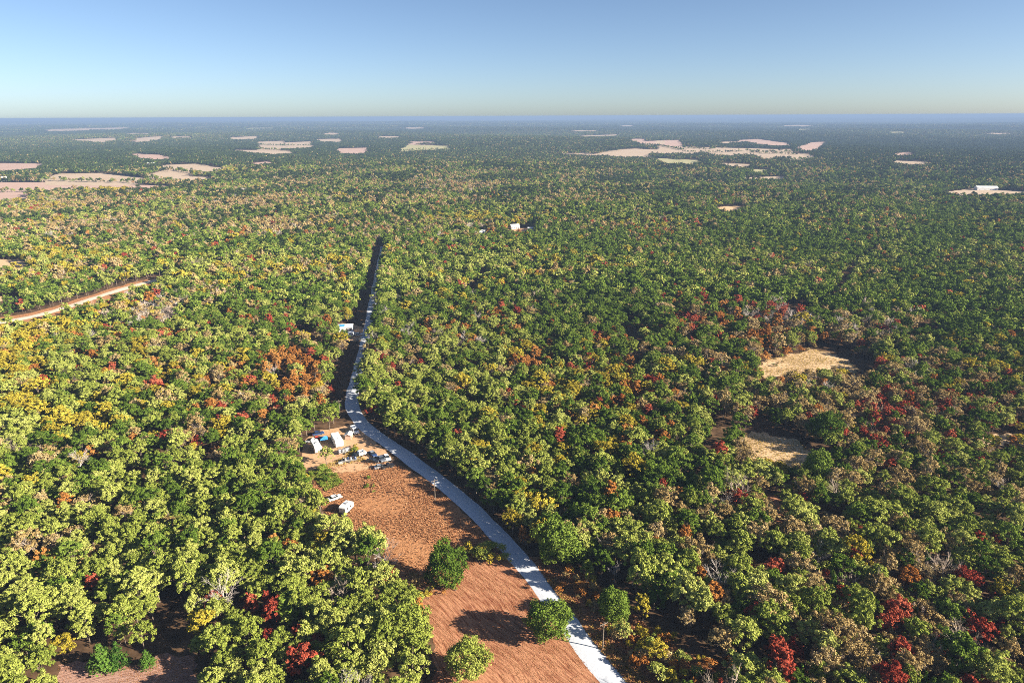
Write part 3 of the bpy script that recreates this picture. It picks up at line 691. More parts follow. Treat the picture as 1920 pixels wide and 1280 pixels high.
CREASE = [[(420, 612), (480, 594), (560, 568), (600, 540), (640, 520)], [(1470, 604), (1560, 565), (1600, 505), (1650, 462)], [(1172, 604), (1182, 640), (1200, 695)],
          [(560, 620), (600, 655)], [(880, 560), (905, 520), (930, 490)], [(1330, 870), (1360, 800)], [(250, 905), (330, 880), (400, 850)], [(1240, 560), (1300, 520), (1400, 500)],
          [(60, 760), (150, 735), (230, 720)], [(1700, 640), (1800, 600), (1920, 590)], [(420, 470), (560, 448), (690, 440)]]
for c in CREASE:
    cd, _ = road_dist(P1[:, 0], P1[:, 1], catmull(G(c), 6.0)); ok &= cd > 3.6
P1 = P1[ok]
u1, v1 = project(P1[:, 0], P1[:, 1], H(P1[:, 0], P1[:, 1]))
wm = mixes(u1, v1)
for k in range(len(KINDS)):                    # each species grows in stands
    ph = rng.uniform(0, 6.283, 6); lam = rng.uniform(16, 40, 3); l2 = rng.uniform(5, 9, 2); x_, y_ = P1[:, 0], P1[:, 1]
    f = np.sin(x_ / lam[0] + ph[0] + np.sin(y_ / 50)) + np.sin(y_ / lam[1] * .7 + ph[1]) + np.sin((x_ - y_ * .6) / lam[2] + ph[2]) + .8 * np.sin(x_ / l2[0] + ph[3]) * np.sin(y_ / l2[1] * .7 + ph[4])
    wm[:, k] *= np.exp((.85 if KINDS[k] in ('red', 'orange', 'golden', 'bare') else .5) * f) / (1.8 if KINDS[k] in ('red', 'orange', 'golden', 'bare') else 1.25)
wm /= wm.sum(1)[:, None]; cs = wm.cumsum(1); kk = (rng.uniform(0, 1, len(P1))[:, None] > cs).sum(1).clip(0, len(KINDS) - 1)
d1 = np.hypot(P1[:, 0], P1[:, 1])
TS = .77; sc1 = rng.normal(1.0, .19, len(P1)).clip(.58, 1.5); stand = 1 + .10 * np.sin(P1[:, 0] / 47 + 1.1 * np.sin(P1[:, 1] / 83)) + .08 * np.sin(P1[:, 1] / 61 + P1[:, 0] / 140); sc1 = sc1 * stand; sc1 = np.where((rd[ok] < 12) & (rs[ok] < 0), np.maximum(sc1, np.where(P1[:, 1] > 262, 1.28, 1.12)), sc1); rot1 = rng.uniform(0, 6.283, len(P1))
vv1 = rng.integers(0, 100, len(P1)); size1 = sc1.copy(); sc1 = sc1 * TS
_, side1 = road_dist(P1[:, 0], P1[:, 1], RC)
inframe = (u1 > -25) & (u1 < 1945) & (v1 < 1400) & (project(P1[:, 0], P1[:, 1], H(P1[:, 0], P1[:, 1]) + 9)[1] < 1290)

NAMES = {'green': 'oak_tree', 'olive': 'olive_green_tree', 'golden': 'golden_tree', 'orange': 'orange_tree', 'red': 'red_tree', 'brown': 'brown_tree', 'bare': 'bare_tree', 'cedar': 'cedar_tree', 'pine': 'pine_tree'}
LOOK = {'green': 'deep green oak', 'olive': 'yellow-olive oak', 'golden': 'golden-yellow tree', 'orange': 'rust-orange tree', 'red': 'crimson tree', 'brown': 'thin tan-brown tree', 'bare': 'leafless grey tree', 'cedar': 'small feathery green cedar', 'pine': 'dark pine'}
GROUPS = {'green': 'green oaks in the woods', 'olive': 'yellow-olive oaks in the woods', 'golden': 'golden trees in the woods', 'orange': 'orange trees in the woods', 'red': 'red trees in the woods', 'brown': 'thinning brown trees', 'bare': 'leafless trees', 'cedar': 'cedars among the oaks', 'pine': 'dark pines in the woods'}
def place_tree(kind, var, x, y, s, sw, rz, label, group=None):
    if var >= 10:
        if (kind, var) not in DENSE: DENSE[(kind, var)] = dense_meshes(kind, var)
        tm, cm = DENSE[(kind, var)]
    else: tm, cm = NEAR[kind][var % NVAR[kind]]
    t = thing(NAMES[kind], label, 'tree', (x, y, float(H(x, y))), rz, group)
    t.scale = (s * sw, s * sw, s)
    link('trunk', tm, t); link('crown', cm, t); return t
for (px, kind, var, hh, ww, lab), (x, y) in zip(OWN, own_xy):
    base = ((9.6, 10.5)[var % 2] if var >= 10 else SHAPES[(var % NVAR[kind]) % 5]['h']) * (.72 if kind == 'cedar' else .88 if kind in ('red', 'orange') else 1.0)
    place_tree(kind, var, x, y, hh / base * (1.0 if var >= 10 else .86), ww * (1.12 if kind not in ('bare', 'cedar') else 1.0), random.uniform(0, 6.28), lab)
MARKS = {'the yard': ground_at(650, 840), 'the pinkish clearing': ground_at(240, 1262), 'the shaded clearing': ground_at(1460, 850), 'the tan clearing': ground_at(1510, 685),
         'the mown field': ground_at(930, 1180), 'the rough field': ground_at(720, 950), 'the short sandy track': ground_at(1880, 826), 'the white roofed house': ground_at(650, 625)}
SHORT = {'lone rounded oak': 'the lone roadside oak', 'tall green oak standing': 'the tall field oak', 'forked dead tree': 'the forked dead tree', 'large rust-red': 'the large rust-red tree', 'half-bare pinkish': 'the half-bare pinkish tree',
         'pale white-grey': 'the white-grey leafless tree', 'salmon-orange': 'the salmon-orange tree', 'dusky red': 'the dusky red tree', 'narrow scarlet tree, first': 'the close scarlet pair', 'broad rust-orange': 'the broad rust-orange oak',
         'bright orange round': 'the bright orange tree', 'big green oak above': 'the big green clearing oak', 'tall narrow rusty': 'the tall narrow rusty tree', 'broad bright green': 'the broad bright green oak', 'little scarlet': 'the little scarlet tree',
         'rust-red tree in': 'the rust-red tree in brown woods', 'deep red tree': 'the deep red tree', 'lime-yellow': 'the lime-yellow tree', 'full olive oak': 'the full olive yard oak', 'leafless grey tree at': 'the leafless tree by the camper'}
for t_, p_ in zip(OWN, own_xy):
    for a_, b_ in SHORT.items():
        if t_[5].startswith(a_): MARKS[b_] = (float(p_[0]), float(p_[1]))
cap = {k: 292 - sum(1 for t in OWN if t[1] == k) for k in KINDS}
single = np.zeros(len(P1), bool)
for k in range(len(KINDS)):
    idx = np.nonzero((kk == k) & inframe & (d1 < 420))[0]; idx = idx[np.argsort(d1[idx])][:cap[KINDS[k]]]; single[idx] = True
sidx = np.nonzero(single)[0]
for q in sidx:
    kind = KINDS[kk[q]]; x, y = P1[q]; var = int(vv1[q]) % NVAR[kind]
    dn = np.hypot(P1[sidx, 0] - x, P1[sidx, 1] - y); near = sidx[np.argsort(dn)[1:7]]
    odd = [KINDS[kk[n_]] for n_ in near if kk[n_] != kk[q] and KINDS[kk[n_]] in ('golden', 'orange', 'red', 'bare', 'cedar')]
    mk, md = min(((a, math.hypot(b[0] - x, b[1] - y)) for a, b in MARKS.items()), key=lambda t: t[1])
    size = 'low ' if size1[q] < .82 else 'large ' if size1[q] > 1.2 else ''
    lab = size + WORDS[var % 5] + ' ' + LOOK[kind]
    if rd[ok][q] < 13: lab += ' on the edge of the gravel road'
    elif md < 30: lab += (' close by ' if ('oak' in mk or 'tree' in mk or 'pair' in mk) else ' at the edge of ') + mk
    else: lab += ' in the woods nearest ' .replace('nearest', 'closest to') + mk if md < 90 else (' in the woods on the fields\' side of the road' if side1[q] > 0 else ' in the woods across the road from the fields')
    if odd and len(lab.split()) < 13:
        lab += ', by a ' + {'golden': 'golden', 'orange': 'rusty', 'red': 'crimson', 'bare': 'leafless', 'cedar': 'cedar'}[odd[0]] + ' tree'
    lab = ' '.join(lab.split()[:16])
    place_tree(kind, var, x, y, sc1[q], rng.uniform(.92, 1.12), rot1[q], lab, GROUPS[kind])

# ---- the rest of the woods: two masses, each one object of instanced tree meshes
def proto(me_list, name):
    """one unlinked object that holds a whole tree, as the source mesh for the woods"""
    bm = bmesh.new(); mats = []
    me = bpy.data.meshes.new(name); parts = []
    for m_ in me_list:
        V = np.empty(len(m_.vertices) * 3); m_.vertices.foreach_get('co', V); V = V.reshape(-1, 3)
        tt = None
        if 'tint' in m_.attributes:
            tt = np.empty(len(V), np.float32); m_.attributes['tint'].data.foreach_get('value', tt)
        by = {}
        for p in m_.polygons: by.setdefault(p.material_index, []).append(tuple(p.vertices))
        first_ = True
        for mi, F in by.items():
            used = np.unique(np.concatenate([np.array(f) for f in F])); remap = -np.ones(len(V), int); remap[used] = np.arange(len(used))
            parts.append((V[used], [tuple(remap[list(f)]) for f in F], m_.materials[mi], None if tt is None else tt[used]))
    bm.free(); bpy.data.meshes.remove(me)
    me = merge(parts); return bpy.data.objects.new(name, me)
def mass(name, pts, idx, rot, scl, protos, label):
    me = bpy.data.meshes.new(name); me.vertices.add(len(pts)); me.vertices.foreach_set('co', np.asarray(pts, np.float32).ravel())
    for nm, ty, dat in (('proto', 'INT', idx.astype(np.int32)), ('rot', 'FLOAT', rot.astype(np.float32)), ('scl', 'FLOAT_VECTOR', np.asarray(scl, np.float32).ravel())):
        at = me.attributes.new(nm, ty, 'POINT'); at.data.foreach_set('vector' if ty == 'FLOAT_VECTOR' else 'value', dat)
    me.update(); o = link(name, me)
    ng = bpy.data.node_groups.new(name + '_nodes', 'GeometryNodeTree')
    ng.interface.new_socket('Geometry', in_out='INPUT', socket_type='NodeSocketGeometry'); ng.interface.new_socket('Geometry', in_out='OUTPUT', socket_type='NodeSocketGeometry')
    gi = ng.nodes.new('NodeGroupInput'); go = ng.nodes.new('NodeGroupOutput'); jn = ng.nodes.new('GeometryNodeJoinGeometry')
    def na(t, nm):
        n = ng.nodes.new('GeometryNodeInputNamedAttribute'); n.data_type = t; n.inputs[0].default_value = nm; return n.outputs[0]
    a_p, a_r, a_s = na('INT', 'proto'), na('FLOAT', 'rot'), na('FLOAT_VECTOR', 'scl')
    cx = ng.nodes.new('ShaderNodeCombineXYZ'); ng.links.new(a_r, cx.inputs[2])
    for k, po in enumerate(protos):
        cp = ng.nodes.new('FunctionNodeCompare'); cp.data_type = 'INT'; cp.operation = 'EQUAL'
        ints = [s for s in cp.inputs if s.type == 'INT']; ng.links.new(a_p, ints[0]); ints[1].default_value = k
        oi = ng.nodes.new('GeometryNodeObjectInfo'); oi.inputs['Object'].default_value = po; oi.inputs['As Instance'].default_value = False
        ip = ng.nodes.new('GeometryNodeInstanceOnPoints')
        ng.links.new(gi.outputs[0], ip.inputs['Points']); ng.links.new(cp.outputs[0], ip.inputs['Selection']); ng.links.new(oi.outputs['Geometry'], ip.inputs['Instance'])
        ng.links.new(cx.outputs[0], ip.inputs['Rotation']); ng.links.new(a_s, ip.inputs['Scale']); ng.links.new(ip.outputs[0], jn.inputs[0])
    ng.links.new(jn.outputs[0], go.inputs[0])
    md = o.modifiers.new('scatter', 'NODES'); md.node_group = ng
    o['kind'] = 'stuff'; o['label'] = label; return o
protos = []; pid = {}
for k in KINDS:
    for v in range(min(3, NVAR[k])):
        pid[(k, v, 1)] = len(protos); protos.append(proto(make_tree_meshes(k, v, 1), 'wood_' + k))
    for v in range(NVAR[k]):
        pid[(k, v, 0)] = len(protos); protos.append(proto(NEAR[k][v], 'near_' + k))
rest = np.nonzero(~single)[0]
HEDGE = [zz(A0, q) for q in ([(240, 388), (480, 395), (640, 399), (850, 402), (1000, 412)], [(700, 348), (830, 372), (900, 386), (1010, 408)], [(990, 333), (1180, 362)], [(0, 346), (120, 352), (250, 346), (400, 338), (560, 343)],
         [(1210, 345), (1300, 340), (1350, 325)], [(820, 360), (900, 332), (1000, 332)], [(1440, 187), (1600, 191), (1760, 191)], [(1440, 211), (1640, 221)], [(0, 455), (200, 452)])]
HEDGE += [zz(C0, q) for q in ([(0, 227), (200, 231), (350, 224), (560, 228), (640, 224)], [(200, 253), (330, 264), (440, 270)], [(380, 233), (560, 240), (640, 243)], [(0, 205), (120, 212), (180, 210)], [(380, 268), (600, 275), (740, 266)])]
HEDGE += [zz(B0, q) for q in ([(1690, 187), (1780, 192), (1920, 217)], [(1740, 243), (1850, 264), (1920, 272)], [(330, 222), (450, 217), (610, 214)])]
hp = []
for c in HEDGE:
    q = catmull(G(c), 3.5); q = q + rng.normal(0, 3.0, q.shape); hp.append(q[rng.uniform(0, 1, len(q)) < .9])
hp = np.vstack(hp)
ids = np.array([pid[(KINDS[kk[q]], int(vv1[q]) % (NVAR[KINDS[kk[q]]] if d1[q] < 430 else min(3, NVAR[KINDS[kk[q]]])), 0 if d1[q] < 430 else 1)] for q in rest])
pts = np.column_stack([P1[rest], H(P1[rest, 0], P1[rest, 1])])
swj = rng.uniform(.92, 1.15, len(rest) + len(hp)); hk = rng.choice(['green', 'olive', 'brown', 'pine'], len(hp), p=[.45, .2, .1, .25])
pts = np.vstack([pts, np.column_stack([hp, H(hp[:, 0], hp[:, 1])])]); ids = np.concatenate([ids, [pid[(k, int(rng.integers(0, 3)), 1)] for k in hk]])
rotA = np.concatenate([rot1[rest], rng.uniform(0, 6.28, len(hp))]); scA = np.concatenate([sc1[rest], rng.uniform(.4, .95, len(hp))])
mass('forest', pts, ids, rotA, np.column_stack([scA * swj, scA * swj, scA]), protos, 'unbroken mixed autumn woodland beyond the nearer trees')

def patch_mesh(seed, size, n, nq, leaf, mix, h=(8, 12), w=3.2):
    r = np.random.default_rng(seed); parts = []
    for q in range(n):
        k = KINDS[r.choice(len(KINDS), p=mix / mix.sum())]
        if k == 'bare': k = 'brown'
        hh = r.uniform(*h); V, F, T, C, R = crown_leaves(r, nq, leaf, hh, w * r.uniform(.8, 1.2), 'round', 7)
        V = V + np.array([r.uniform(-.5, .5) * size, r.uniform(-.5, .5) * size, 0])
        parts.append((V, F, MAT['leaf_' + k], np.clip(T * .5 + r.uniform(0, .5), 0, 1)))
    return bpy.data.objects.new('wood_patch', merge(parts))
MIXF = [W(pine=.80, green=.14, brown=.06), W(pine=.56, green=.2, olive=.06, brown=.18), W(pine=1.0), W(pine=.35, green=.15, brown=.42, olive=.08)]
pf = [patch_mesh(500 + q, 29, 27, 46, 1.0, MIXF[q % 4], (6, 9.5), 2.5) for q in range(8)]
pg = [patch_mesh(700 + q, 115, 170, 20, 2.5, MIXF[q % 3], (6, 12), 4.6) for q in range(4)]
Pm = scatter(1700, 7000, 25, marg=150, halfw=.79); om = keep(Pm, np.full(len(Pm), 9.5), 10); Pm = Pm[om]
Pf = scatter(7000, 22000, 105, marg=400, halfw=.79); of = keep(Pf, np.full(len(Pf), 9.0), 42); Pf = Pf[of]
pp = np.vstack([Pm, Pf])
nz = np.sin(pp[:, 0] / 410 + 1) + np.sin(pp[:, 1] / 530 - .4) + rng.normal(0, .8, len(pp))
im = np.where(nz[:len(Pm)] > 1.0, 3, np.where(nz[:len(Pm)] > .2, 1, np.where(nz[:len(Pm)] > -.9, 0, 2))) + 4 * rng.integers(0, 2, len(Pm))
ig = 8 + rng.integers(0, 4, len(Pf))
s2 = rng.uniform(.85, 1.25, len(pp))
mass('distant_forest', np.column_stack([pp, H(pp[:, 0], pp[:, 1])]), np.concatenate([im, ig]), rng.uniform(0, 6.28, len(pp)), np.column_stack([np.ones(len(pp)), np.ones(len(pp)), s2]), pf + pg, 'blue-green woodland belts stretching to the horizon')
#OBJ-BEGIN

# ---------------------------------------------------------------- shrubs and grass
def shrub_meshes(kind, seed):
    r = np.random.default_rng(seed); n = 420
    V, F, T, C, R = crown_leaves(r, n, .17, 2.4, 1.25, 'round', 11)
    V[:, 2] = np.maximum(V[:, 2] - .35, .02)
    fo = merge([(V, F, MAT['leaf_' + kind], T)])
    segs = [((0, 0, -.1), tuple(C[q] * np.array([.8, .8, .7])), .035, .015) for q in range(6)]
    return tubes(segs, 4).mesh('stem', MAT['bark']), fo
SHR = {k: [shrub_meshes(k, 900 + 10 * n_ + q) for q in range(2)] for n_, k in enumerate(('green', 'olive', 'golden', 'orange', 'brown'))}
def shrub(px, kind, s, label, group):
    x, y = ground_at(*px); v = random.randrange(2)
    t = thing('shrub', label, 'shrub', (x, y, 0), random.uniform(0, 6.28), group); t.scale = (s * random.uniform(.9, 1.25), s, s * random.uniform(.8, 1.1))
    link('stem', SHR[kind][v][0], t); link('foliage', SHR[kind][v][1], t)
CW = {'green': 'green', 'olive': 'olive', 'golden': 'golden', 'orange': 'rusty', 'brown': 'tan'}
def shrubs(n, poly, kinds, s0, s1, where, group):
    poly = np.array(poly, float); c = 0
    while c < n:
        p = (random.uniform(poly[:, 0].min(), poly[:, 0].max()), random.uniform(poly[:, 1].min(), poly[:, 1].max()))
        if not inpoly(np.array([p[0]]), np.array([p[1]]), poly)[0]: continue
        gx, gy = ground_at(*p)
        if road_dist(np.array([gx]), np.array([gy]), RC)[0][0] < 3.6: continue
        k = random.choice(kinds); s = random.uniform(s0, s1); sz = 'small' if s < s0 + (s1 - s0) * .4 else 'large'
        shrub(p, k, s, f'{sz} {CW[k]} shrub {where}', group); c += 1
shrubs(14, [(868, 1035), (950, 1030), (955, 1052), (880, 1062)], ['olive', 'golden', 'olive'], .7, 1.5, 'in the hedge between the rough field and the mown field', 'hedge shrubs')
shrubs(26, [(985, 1050), (1060, 1055), (1130, 1110), (1110, 1150)], ['orange', 'brown', 'golden', 'orange'], .5, 1.2, 'in the rusty grass across the road from the mown field', 'roadside shrubs')
shrubs(42, [(1130, 1180), (1240, 1190), (1340, 1250), (1370, 1300), (1235, 1310)], ['golden', 'orange', 'brown', 'olive', 'golden'], .6, 1.6, 'on the verge beyond the utility pole', 'verge shrubs')
shrubs(16, [(580, 888), (612, 876), (640, 900), (612, 918)], ['green', 'green', 'olive'], .5, 1.1, 'in the green thicket below the yard', 'thicket shrubs')
shrubs(8, [(690, 895), (715, 900), (700, 925), (680, 912)], ['olive', 'green'], .3, .55, 'scattered on the rough field', 'field weeds')
shrubs(22, [(570, 900), (588, 890), (590, 960), (612, 975), (600, 990), (570, 960)], ['olive', 'golden', 'olive'], .8, 1.6, 'along the wood edge of the rough field', 'wood edge shrubs')
shrubs(8, [(800, 1095), (870, 1090), (850, 1115), (790, 1125)], ['golden', 'olive', 'orange'], .5, 1.2, 'round the foot of the tall field oak', 'shrubs under the field oak')
shrubs(24, [(1300, 1230), (1420, 1240), (1560, 1285), (1330, 1300)], ['orange', 'brown', 'orange', 'golden'], .5, 1.1, 'below the large rust-red tree', 'rusty undergrowth shrubs')
shrubs(10, [(655, 850), (665, 838), (672, 845), (665, 853)], ['golden', 'golden', 'olive'], .35, .7, 'beside the parked trailers in the yard', 'yard weeds')
shrubs(26, [(1418, 705), (1450, 712), (1540, 700), (1600, 704), (1600, 716), (1530, 714), (1450, 726), (1415, 718)], ['olive', 'brown', 'orange', 'golden'], .8, 1.9, 'along the lower edge of the tan clearing', 'tan clearing edge shrubs')
shrubs(16, [(1418, 676), (1470, 660), (1530, 650), (1535, 657), (1470, 668), (1424, 684)], ['brown', 'orange', 'olive'], .8, 1.9, 'along the upper edge of the tan clearing', 'tan clearing edge shrubs')
shrubs(26, [(1385, 850), (1402, 856), (1430, 876), (1540, 892), (1540, 902), (1425, 888), (1385, 865)], ['olive', 'brown', 'golden', 'green'], .8, 1.9, 'along the lower edge of the shaded clearing', 'shaded clearing edge shrubs')
shrubs(7, [(1446, 682), (1468, 676), (1480, 682), (1455, 690)], ['green', 'brown'], .3, .6, 'in the open tan clearing', 'clearing weeds')

def tufts(name, polys, n, mat, size, label, lay=None, avoid=2.45):
    r = np.random.default_rng(len(name) + n); A = [G(p) for p in polys]
    ar = np.array([abs(.5 * np.sum(p[:, 0] * np.roll(p[:, 1], 1) - p[:, 1] * np.roll(p[:, 0], 1))) for p in A]); P = []
    for p, a in zip(A, ar / ar.sum()):
        c = r.uniform(p.min(0), p.max(0), (int(n * a * 3) + 5, 2)); c = c[inpoly(c[:, 0], c[:, 1], p)][:int(n * a)]; P.append(c)
    P = np.vstack(P); P = P[road_dist(P[:, 0], P[:, 1], RC)[0] > avoid]
    den = np.sin(P[:, 0] * .23 + 1.7 * np.sin(P[:, 1] * .11)) + np.sin(P[:, 1] * .31 + P[:, 0] * .07)
    P = P[den + r.normal(0, .9, len(P)) > -.6]; m_ = len(P); B = 5
    base = np.repeat(np.column_stack([P, np.zeros(m_)]), B, 0); k = m_ * B
    an = r.uniform(0, 6.283, k) if lay is None else lay + r.normal(0, .25, k) + np.where(r.uniform(0, 1, k) < .5, 0, math.pi)
    up = r.uniform(.5, 1.2, k) * size; out = r.uniform(.3, .8, k) * size * (1 if lay is None else 1.6)
    if lay is not None: up *= .45
    d = np.column_stack([np.cos(an), np.sin(an), np.zeros(k)]); w_ = np.column_stack([-np.sin(an), np.cos(an), np.zeros(k)]) * (size * .22)
    tip = base + d * out[:, None] + np.column_stack([np.zeros(k), np.zeros(k), up])
    V = np.stack([base - w_, base + w_, tip + w_ * .4, tip - w_ * .4], 1).reshape(-1, 3)
    t = np.repeat(np.clip(np.repeat(r.uniform(0, 1, m_), B) * .7 + r.uniform(0, .5, k), 0, 1) * 1.6, 4)
    o = link(name, mesh_np(name, V, np.arange(4 * k).reshape(-1, 4), MAT[mat], t)); o['kind'] = 'stuff'; o['label'] = label
NF = [f[1] for f in near_fields]
tufts('grass', [NF[0]], 15000, 'tuft_red', .34, 'rough orange-brown grass tufts over the field below the yard')
road_dir = math.atan2(*(RC[60] - RC[10])[::-1])
tufts('grass', [NF[1]], 11000, 'tuft_red', .20, 'raked dry grass lying in streaks on the mown field', lay=road_dir)
tufts('grass', [NF[3]], 9000, 'tuft_red', .42, 'rusty rough grass across the road from the field')
verge = [(1010, 1085), (1040, 1085), (1130, 1190), (1230, 1290), (1260, 1330), (1195, 1330)]
tufts('grass', [verge], 4500, 'tuft_gold', .40, 'golden grass along the road verge')
tufts('grass', [[(592, 880), (660, 850), (690, 862), (640, 874)], [(640, 845), (672, 838), (676, 846), (650, 856)]], 1500, 'tuft_gold', .35, 'golden weeds round the parked trailers')
tufts('grass', [NF[4], NF[5]], 9000, 'tuft_gold', .30, 'dry tan grass in the woodland clearings')
tufts('grass', [NF[2]], 5000, 'tuft_red', .18, 'cut dry grass on the pinkish clearing', lay=.4)
tufts('grass', [[(578, 885), (612, 874), (645, 905), (610, 922)]], 1500, 'tuft_green', .5, 'green weeds in the thicket below the yard')

# ---------------------------------------------------------------- vehicles and buildings
def axis(p_rear, p_front):
    a = np.array(ground_at(*p_rear)); b = np.array(ground_at(*p_front)); c = (a + b) / 2
    return (float(c[0]), float(c[1]), .012), math.atan2(b[1] - a[1], b[0] - a[0]), float(np.hypot(*(b - a)))
def wheel(t, x, y, r_=.33, w_=.22):
    sg = 1 if y > 0 else -1
    ty = MB().tube((x, y - w_ / 2, r_), (x, y + w_ / 2, r_), r_, r_, 14).build('tyre', MAT['rubber'])
    wh = thing_part('wheel', t); ty.parent = wh
    MB().tube((x, y + sg * (w_ / 2 - .03), r_), (x, y + sg * (w_ / 2 + .015), r_), r_ * .6, r_ * .55, 10).build('rim', MAT['steel'], wh)
def thing_part(name, t):
    o = bpy.data.objects.new(name, None); COL.objects.link(o); o.parent = t; o.empty_display_size = .1; return o
def side_windows(t, rects, yw, mat='glass'):
    for sg in (-1, 1):
        for x0, x1, z0, z1 in rects:
            y0, y1 = sorted((sg * (yw - .02), sg * (yw + .018))); MB().box(x0, x1, y0, y1, z0, z1).build('window', MAT[mat], t)
def car(px, paint, label, L=4.5, kind='car', roof=None):
    loc, rz, _ = axis(*px); t = thing('car' if kind == 'car' else 'pickup_truck', label, 'car' if kind == 'car' else 'truck', loc, rz, 'vehicles in the yard')
    h = L / 2; W_ = .88
    if kind == 'car':
        MB().prism([(-h, .42), (-h + .08, .88), (-h + .9, .95), (h * .42, .93), (h - .25, .78), (h, .60), (h, .30), (-h + .1, .28)], -W_, W_).build('body', MAT[paint], t, bevel=.06)
        MB().prism([(-h + .55, .93), (-h + 1.05, 1.36), (h * .05, 1.40), (h * .45, .92)], -W_ + .12, W_ - .12).build('glasshouse', MAT['glass'], t, bevel=.03)
        MB().box(-h + 1.0, h * .08, -W_ + .17, W_ - .17, 1.37, 1.425).build('roof', MAT[roof or paint], t, bevel=.02)
    else:
        MB().prism([(-h, .45), (-h, .95), (h * .40, 1.0), (h - .1, .95), (h, .70), (h, .35), (-h, .35)], -W_, W_).build('body', MAT[paint], t, bevel=.05)
        MB().prism([(-.35, .98), (-.2, 1.60), (h * .28, 1.62), (h * .48, .99)], -W_ + .1, W_ - .1).build('glasshouse', MAT['glass'], t, bevel=.03)
        MB().box(-.18, h * .28, -W_ + .14, W_ - .14, 1.60, 1.66).build('roof', MAT[roof or paint], t, bevel=.02)
        MB().box(-h + .12, -.45, -W_ + .12, W_ - .12, .955, .99).build('bed', MAT['rubber'], t)
    for sx in (-1, 1):
        for sy in (-1, 1): wheel(t, sx * h * .62, sy * (W_ - .09))
    for sy in (-1, 1):
        MB().box(h - .12, h + .015, sy * .62 - .17, sy * .62 + .17, .58, .72).build('headlight', MAT['lamp'], t)
        MB().box(-h - .015, -h + .1, sy * .66 - .14, sy * .66 + .14, .66, .82).build('taillight', MAT['tail'], t)
        MB().box(h * .30, h * .38, sy * (W_ + .10) - .07, sy * (W_ + .10) + .07, .95, 1.08).build('mirror', MAT[paint], t)
    MB().box(h - .02, h + .07, -W_ + .1, W_ - .1, .30, .46).build('bumper', MAT['rubber'], t, bevel=.02)
    return t
def camper(px, label, L, paint='white', W_=1.2, Ht=2.7, ac=True, stripe='grey', name='camper_trailer', cat='trailer', group=None):
    loc, rz, _ = axis(*px); t = thing(name, label, cat, loc, rz, group); h = L / 2
    MB().prism([(-h, .55), (-h - .02, Ht - .35), (-h + .35, Ht), (h - .55, Ht), (h, Ht - .7), (h + .02, 1.0), (h - .3, .55)], -W_, W_).build('body', MAT[paint], t, bevel=.07)
    for sg in (-1, 1):
        y0, y1 = sorted((sg * (W_ - .01), sg * (W_ + .012))); MB().box(-h + .15, h - .35, y0, y1, 1.02, 1.14).build('stripe', MAT[stripe], t)
    n = max(2, int(L / 2.2)); st = (L - 1.4) / n
    side_windows(t, [(-h + .6 + k * st, -h + .6 + k * st + min(.9, st * .6), 1.45, 2.05) for k in range(n)], W_)
    d_ = MB().box(h - 1.35, h - .70, -W_ - .03, -W_ + .02, .62, 2.35).build('door', MAT['silver'], t); MB().box(h - 1.28, h - 1.20, -W_ - .06, -W_ - .02, 1.3, 1.42).build('handle', MAT['steel'], d_)
    if ac: MB().box(-.5, .4, -.35, .35, Ht - .03, Ht + .26).build('roof_vent', MAT['silver'], t, bevel=.04)
    MB().box(h * .35, h * .35 + .4, -.2, .2, Ht - .03, Ht + .10).build('roof_hatch', MAT['steel'], t)
    MB().tube((h - .2, 0, .55), (h + 1.0, 0, .48), .06, .05, 6).build('hitch', MAT['steel'], t)
    MB().tube((h + .85, 0, .02), (h + .85, 0, .55), .045, .045, 6).build('jack', MAT['steel'], t)
    for sy in (-1, 1):
        for ox in ((-.45, .35) if L > 5.5 else (-.1,)): wheel(t, ox, sy * (W_ - .13), .34)
    return t
def van(px, label, L=4.9):
    loc, rz, _ = axis(*px); t = thing('van', label, 'van', loc, rz, 'vehicles in the yard'); h = L / 2; W_ = .98
    MB().prism([(-h, .32), (-h, 2.05), (-h + .1, 2.15), (h - 1.35, 2.15), (h - .75, 1.35), (h - .1, 1.15), (h, .8), (h, .32)], -W_, W_).build('body', MAT['white'], t, bevel=.06)
    MB().add([(h - 1.28, -W_ + .15, 2.06), (h - 1.28, W_ - .15, 2.06), (h - .72, W_ - .15, 1.37), (h - .72, -W_ + .15, 1.37), (h - 1.25, -W_ + .15, 2.10), (h - 1.25, W_ - .15, 2.10), (h - .69, W_ - .15, 1.40), (h - .69, -W_ + .15, 1.40)],
            [(0, 3, 2, 1), (4, 5, 6, 7), (0, 1, 5, 4), (2, 3, 7, 6), (1, 2, 6, 5), (0, 4, 7, 3)]).build('windscreen', MAT['glass'], t)
    side_windows(t, [(h - 1.9, h - 1.3, 1.35, 1.85)], W_)
    for sx in (-1, 1):
        for sy in (-1, 1): wheel(t, sx * h * .62, sy * (W_ - .10), .36)
    for sy in (-1, 1):
        MB().box(h - .1, h + .02, sy * .7 - .15, sy * .7 + .15, .75, .95).build('headlight', MAT['lamp'], t)
        MB().box(-h - .02, -h + .06, sy * .8 - .08, sy * .8 + .08, .9, 1.3).build('taillight', MAT['tail'], t)
    MB().box(h - .02, h + .08, -W_ + .1, W_ - .1, .32, .5).build('bumper', MAT['rubber'], t)
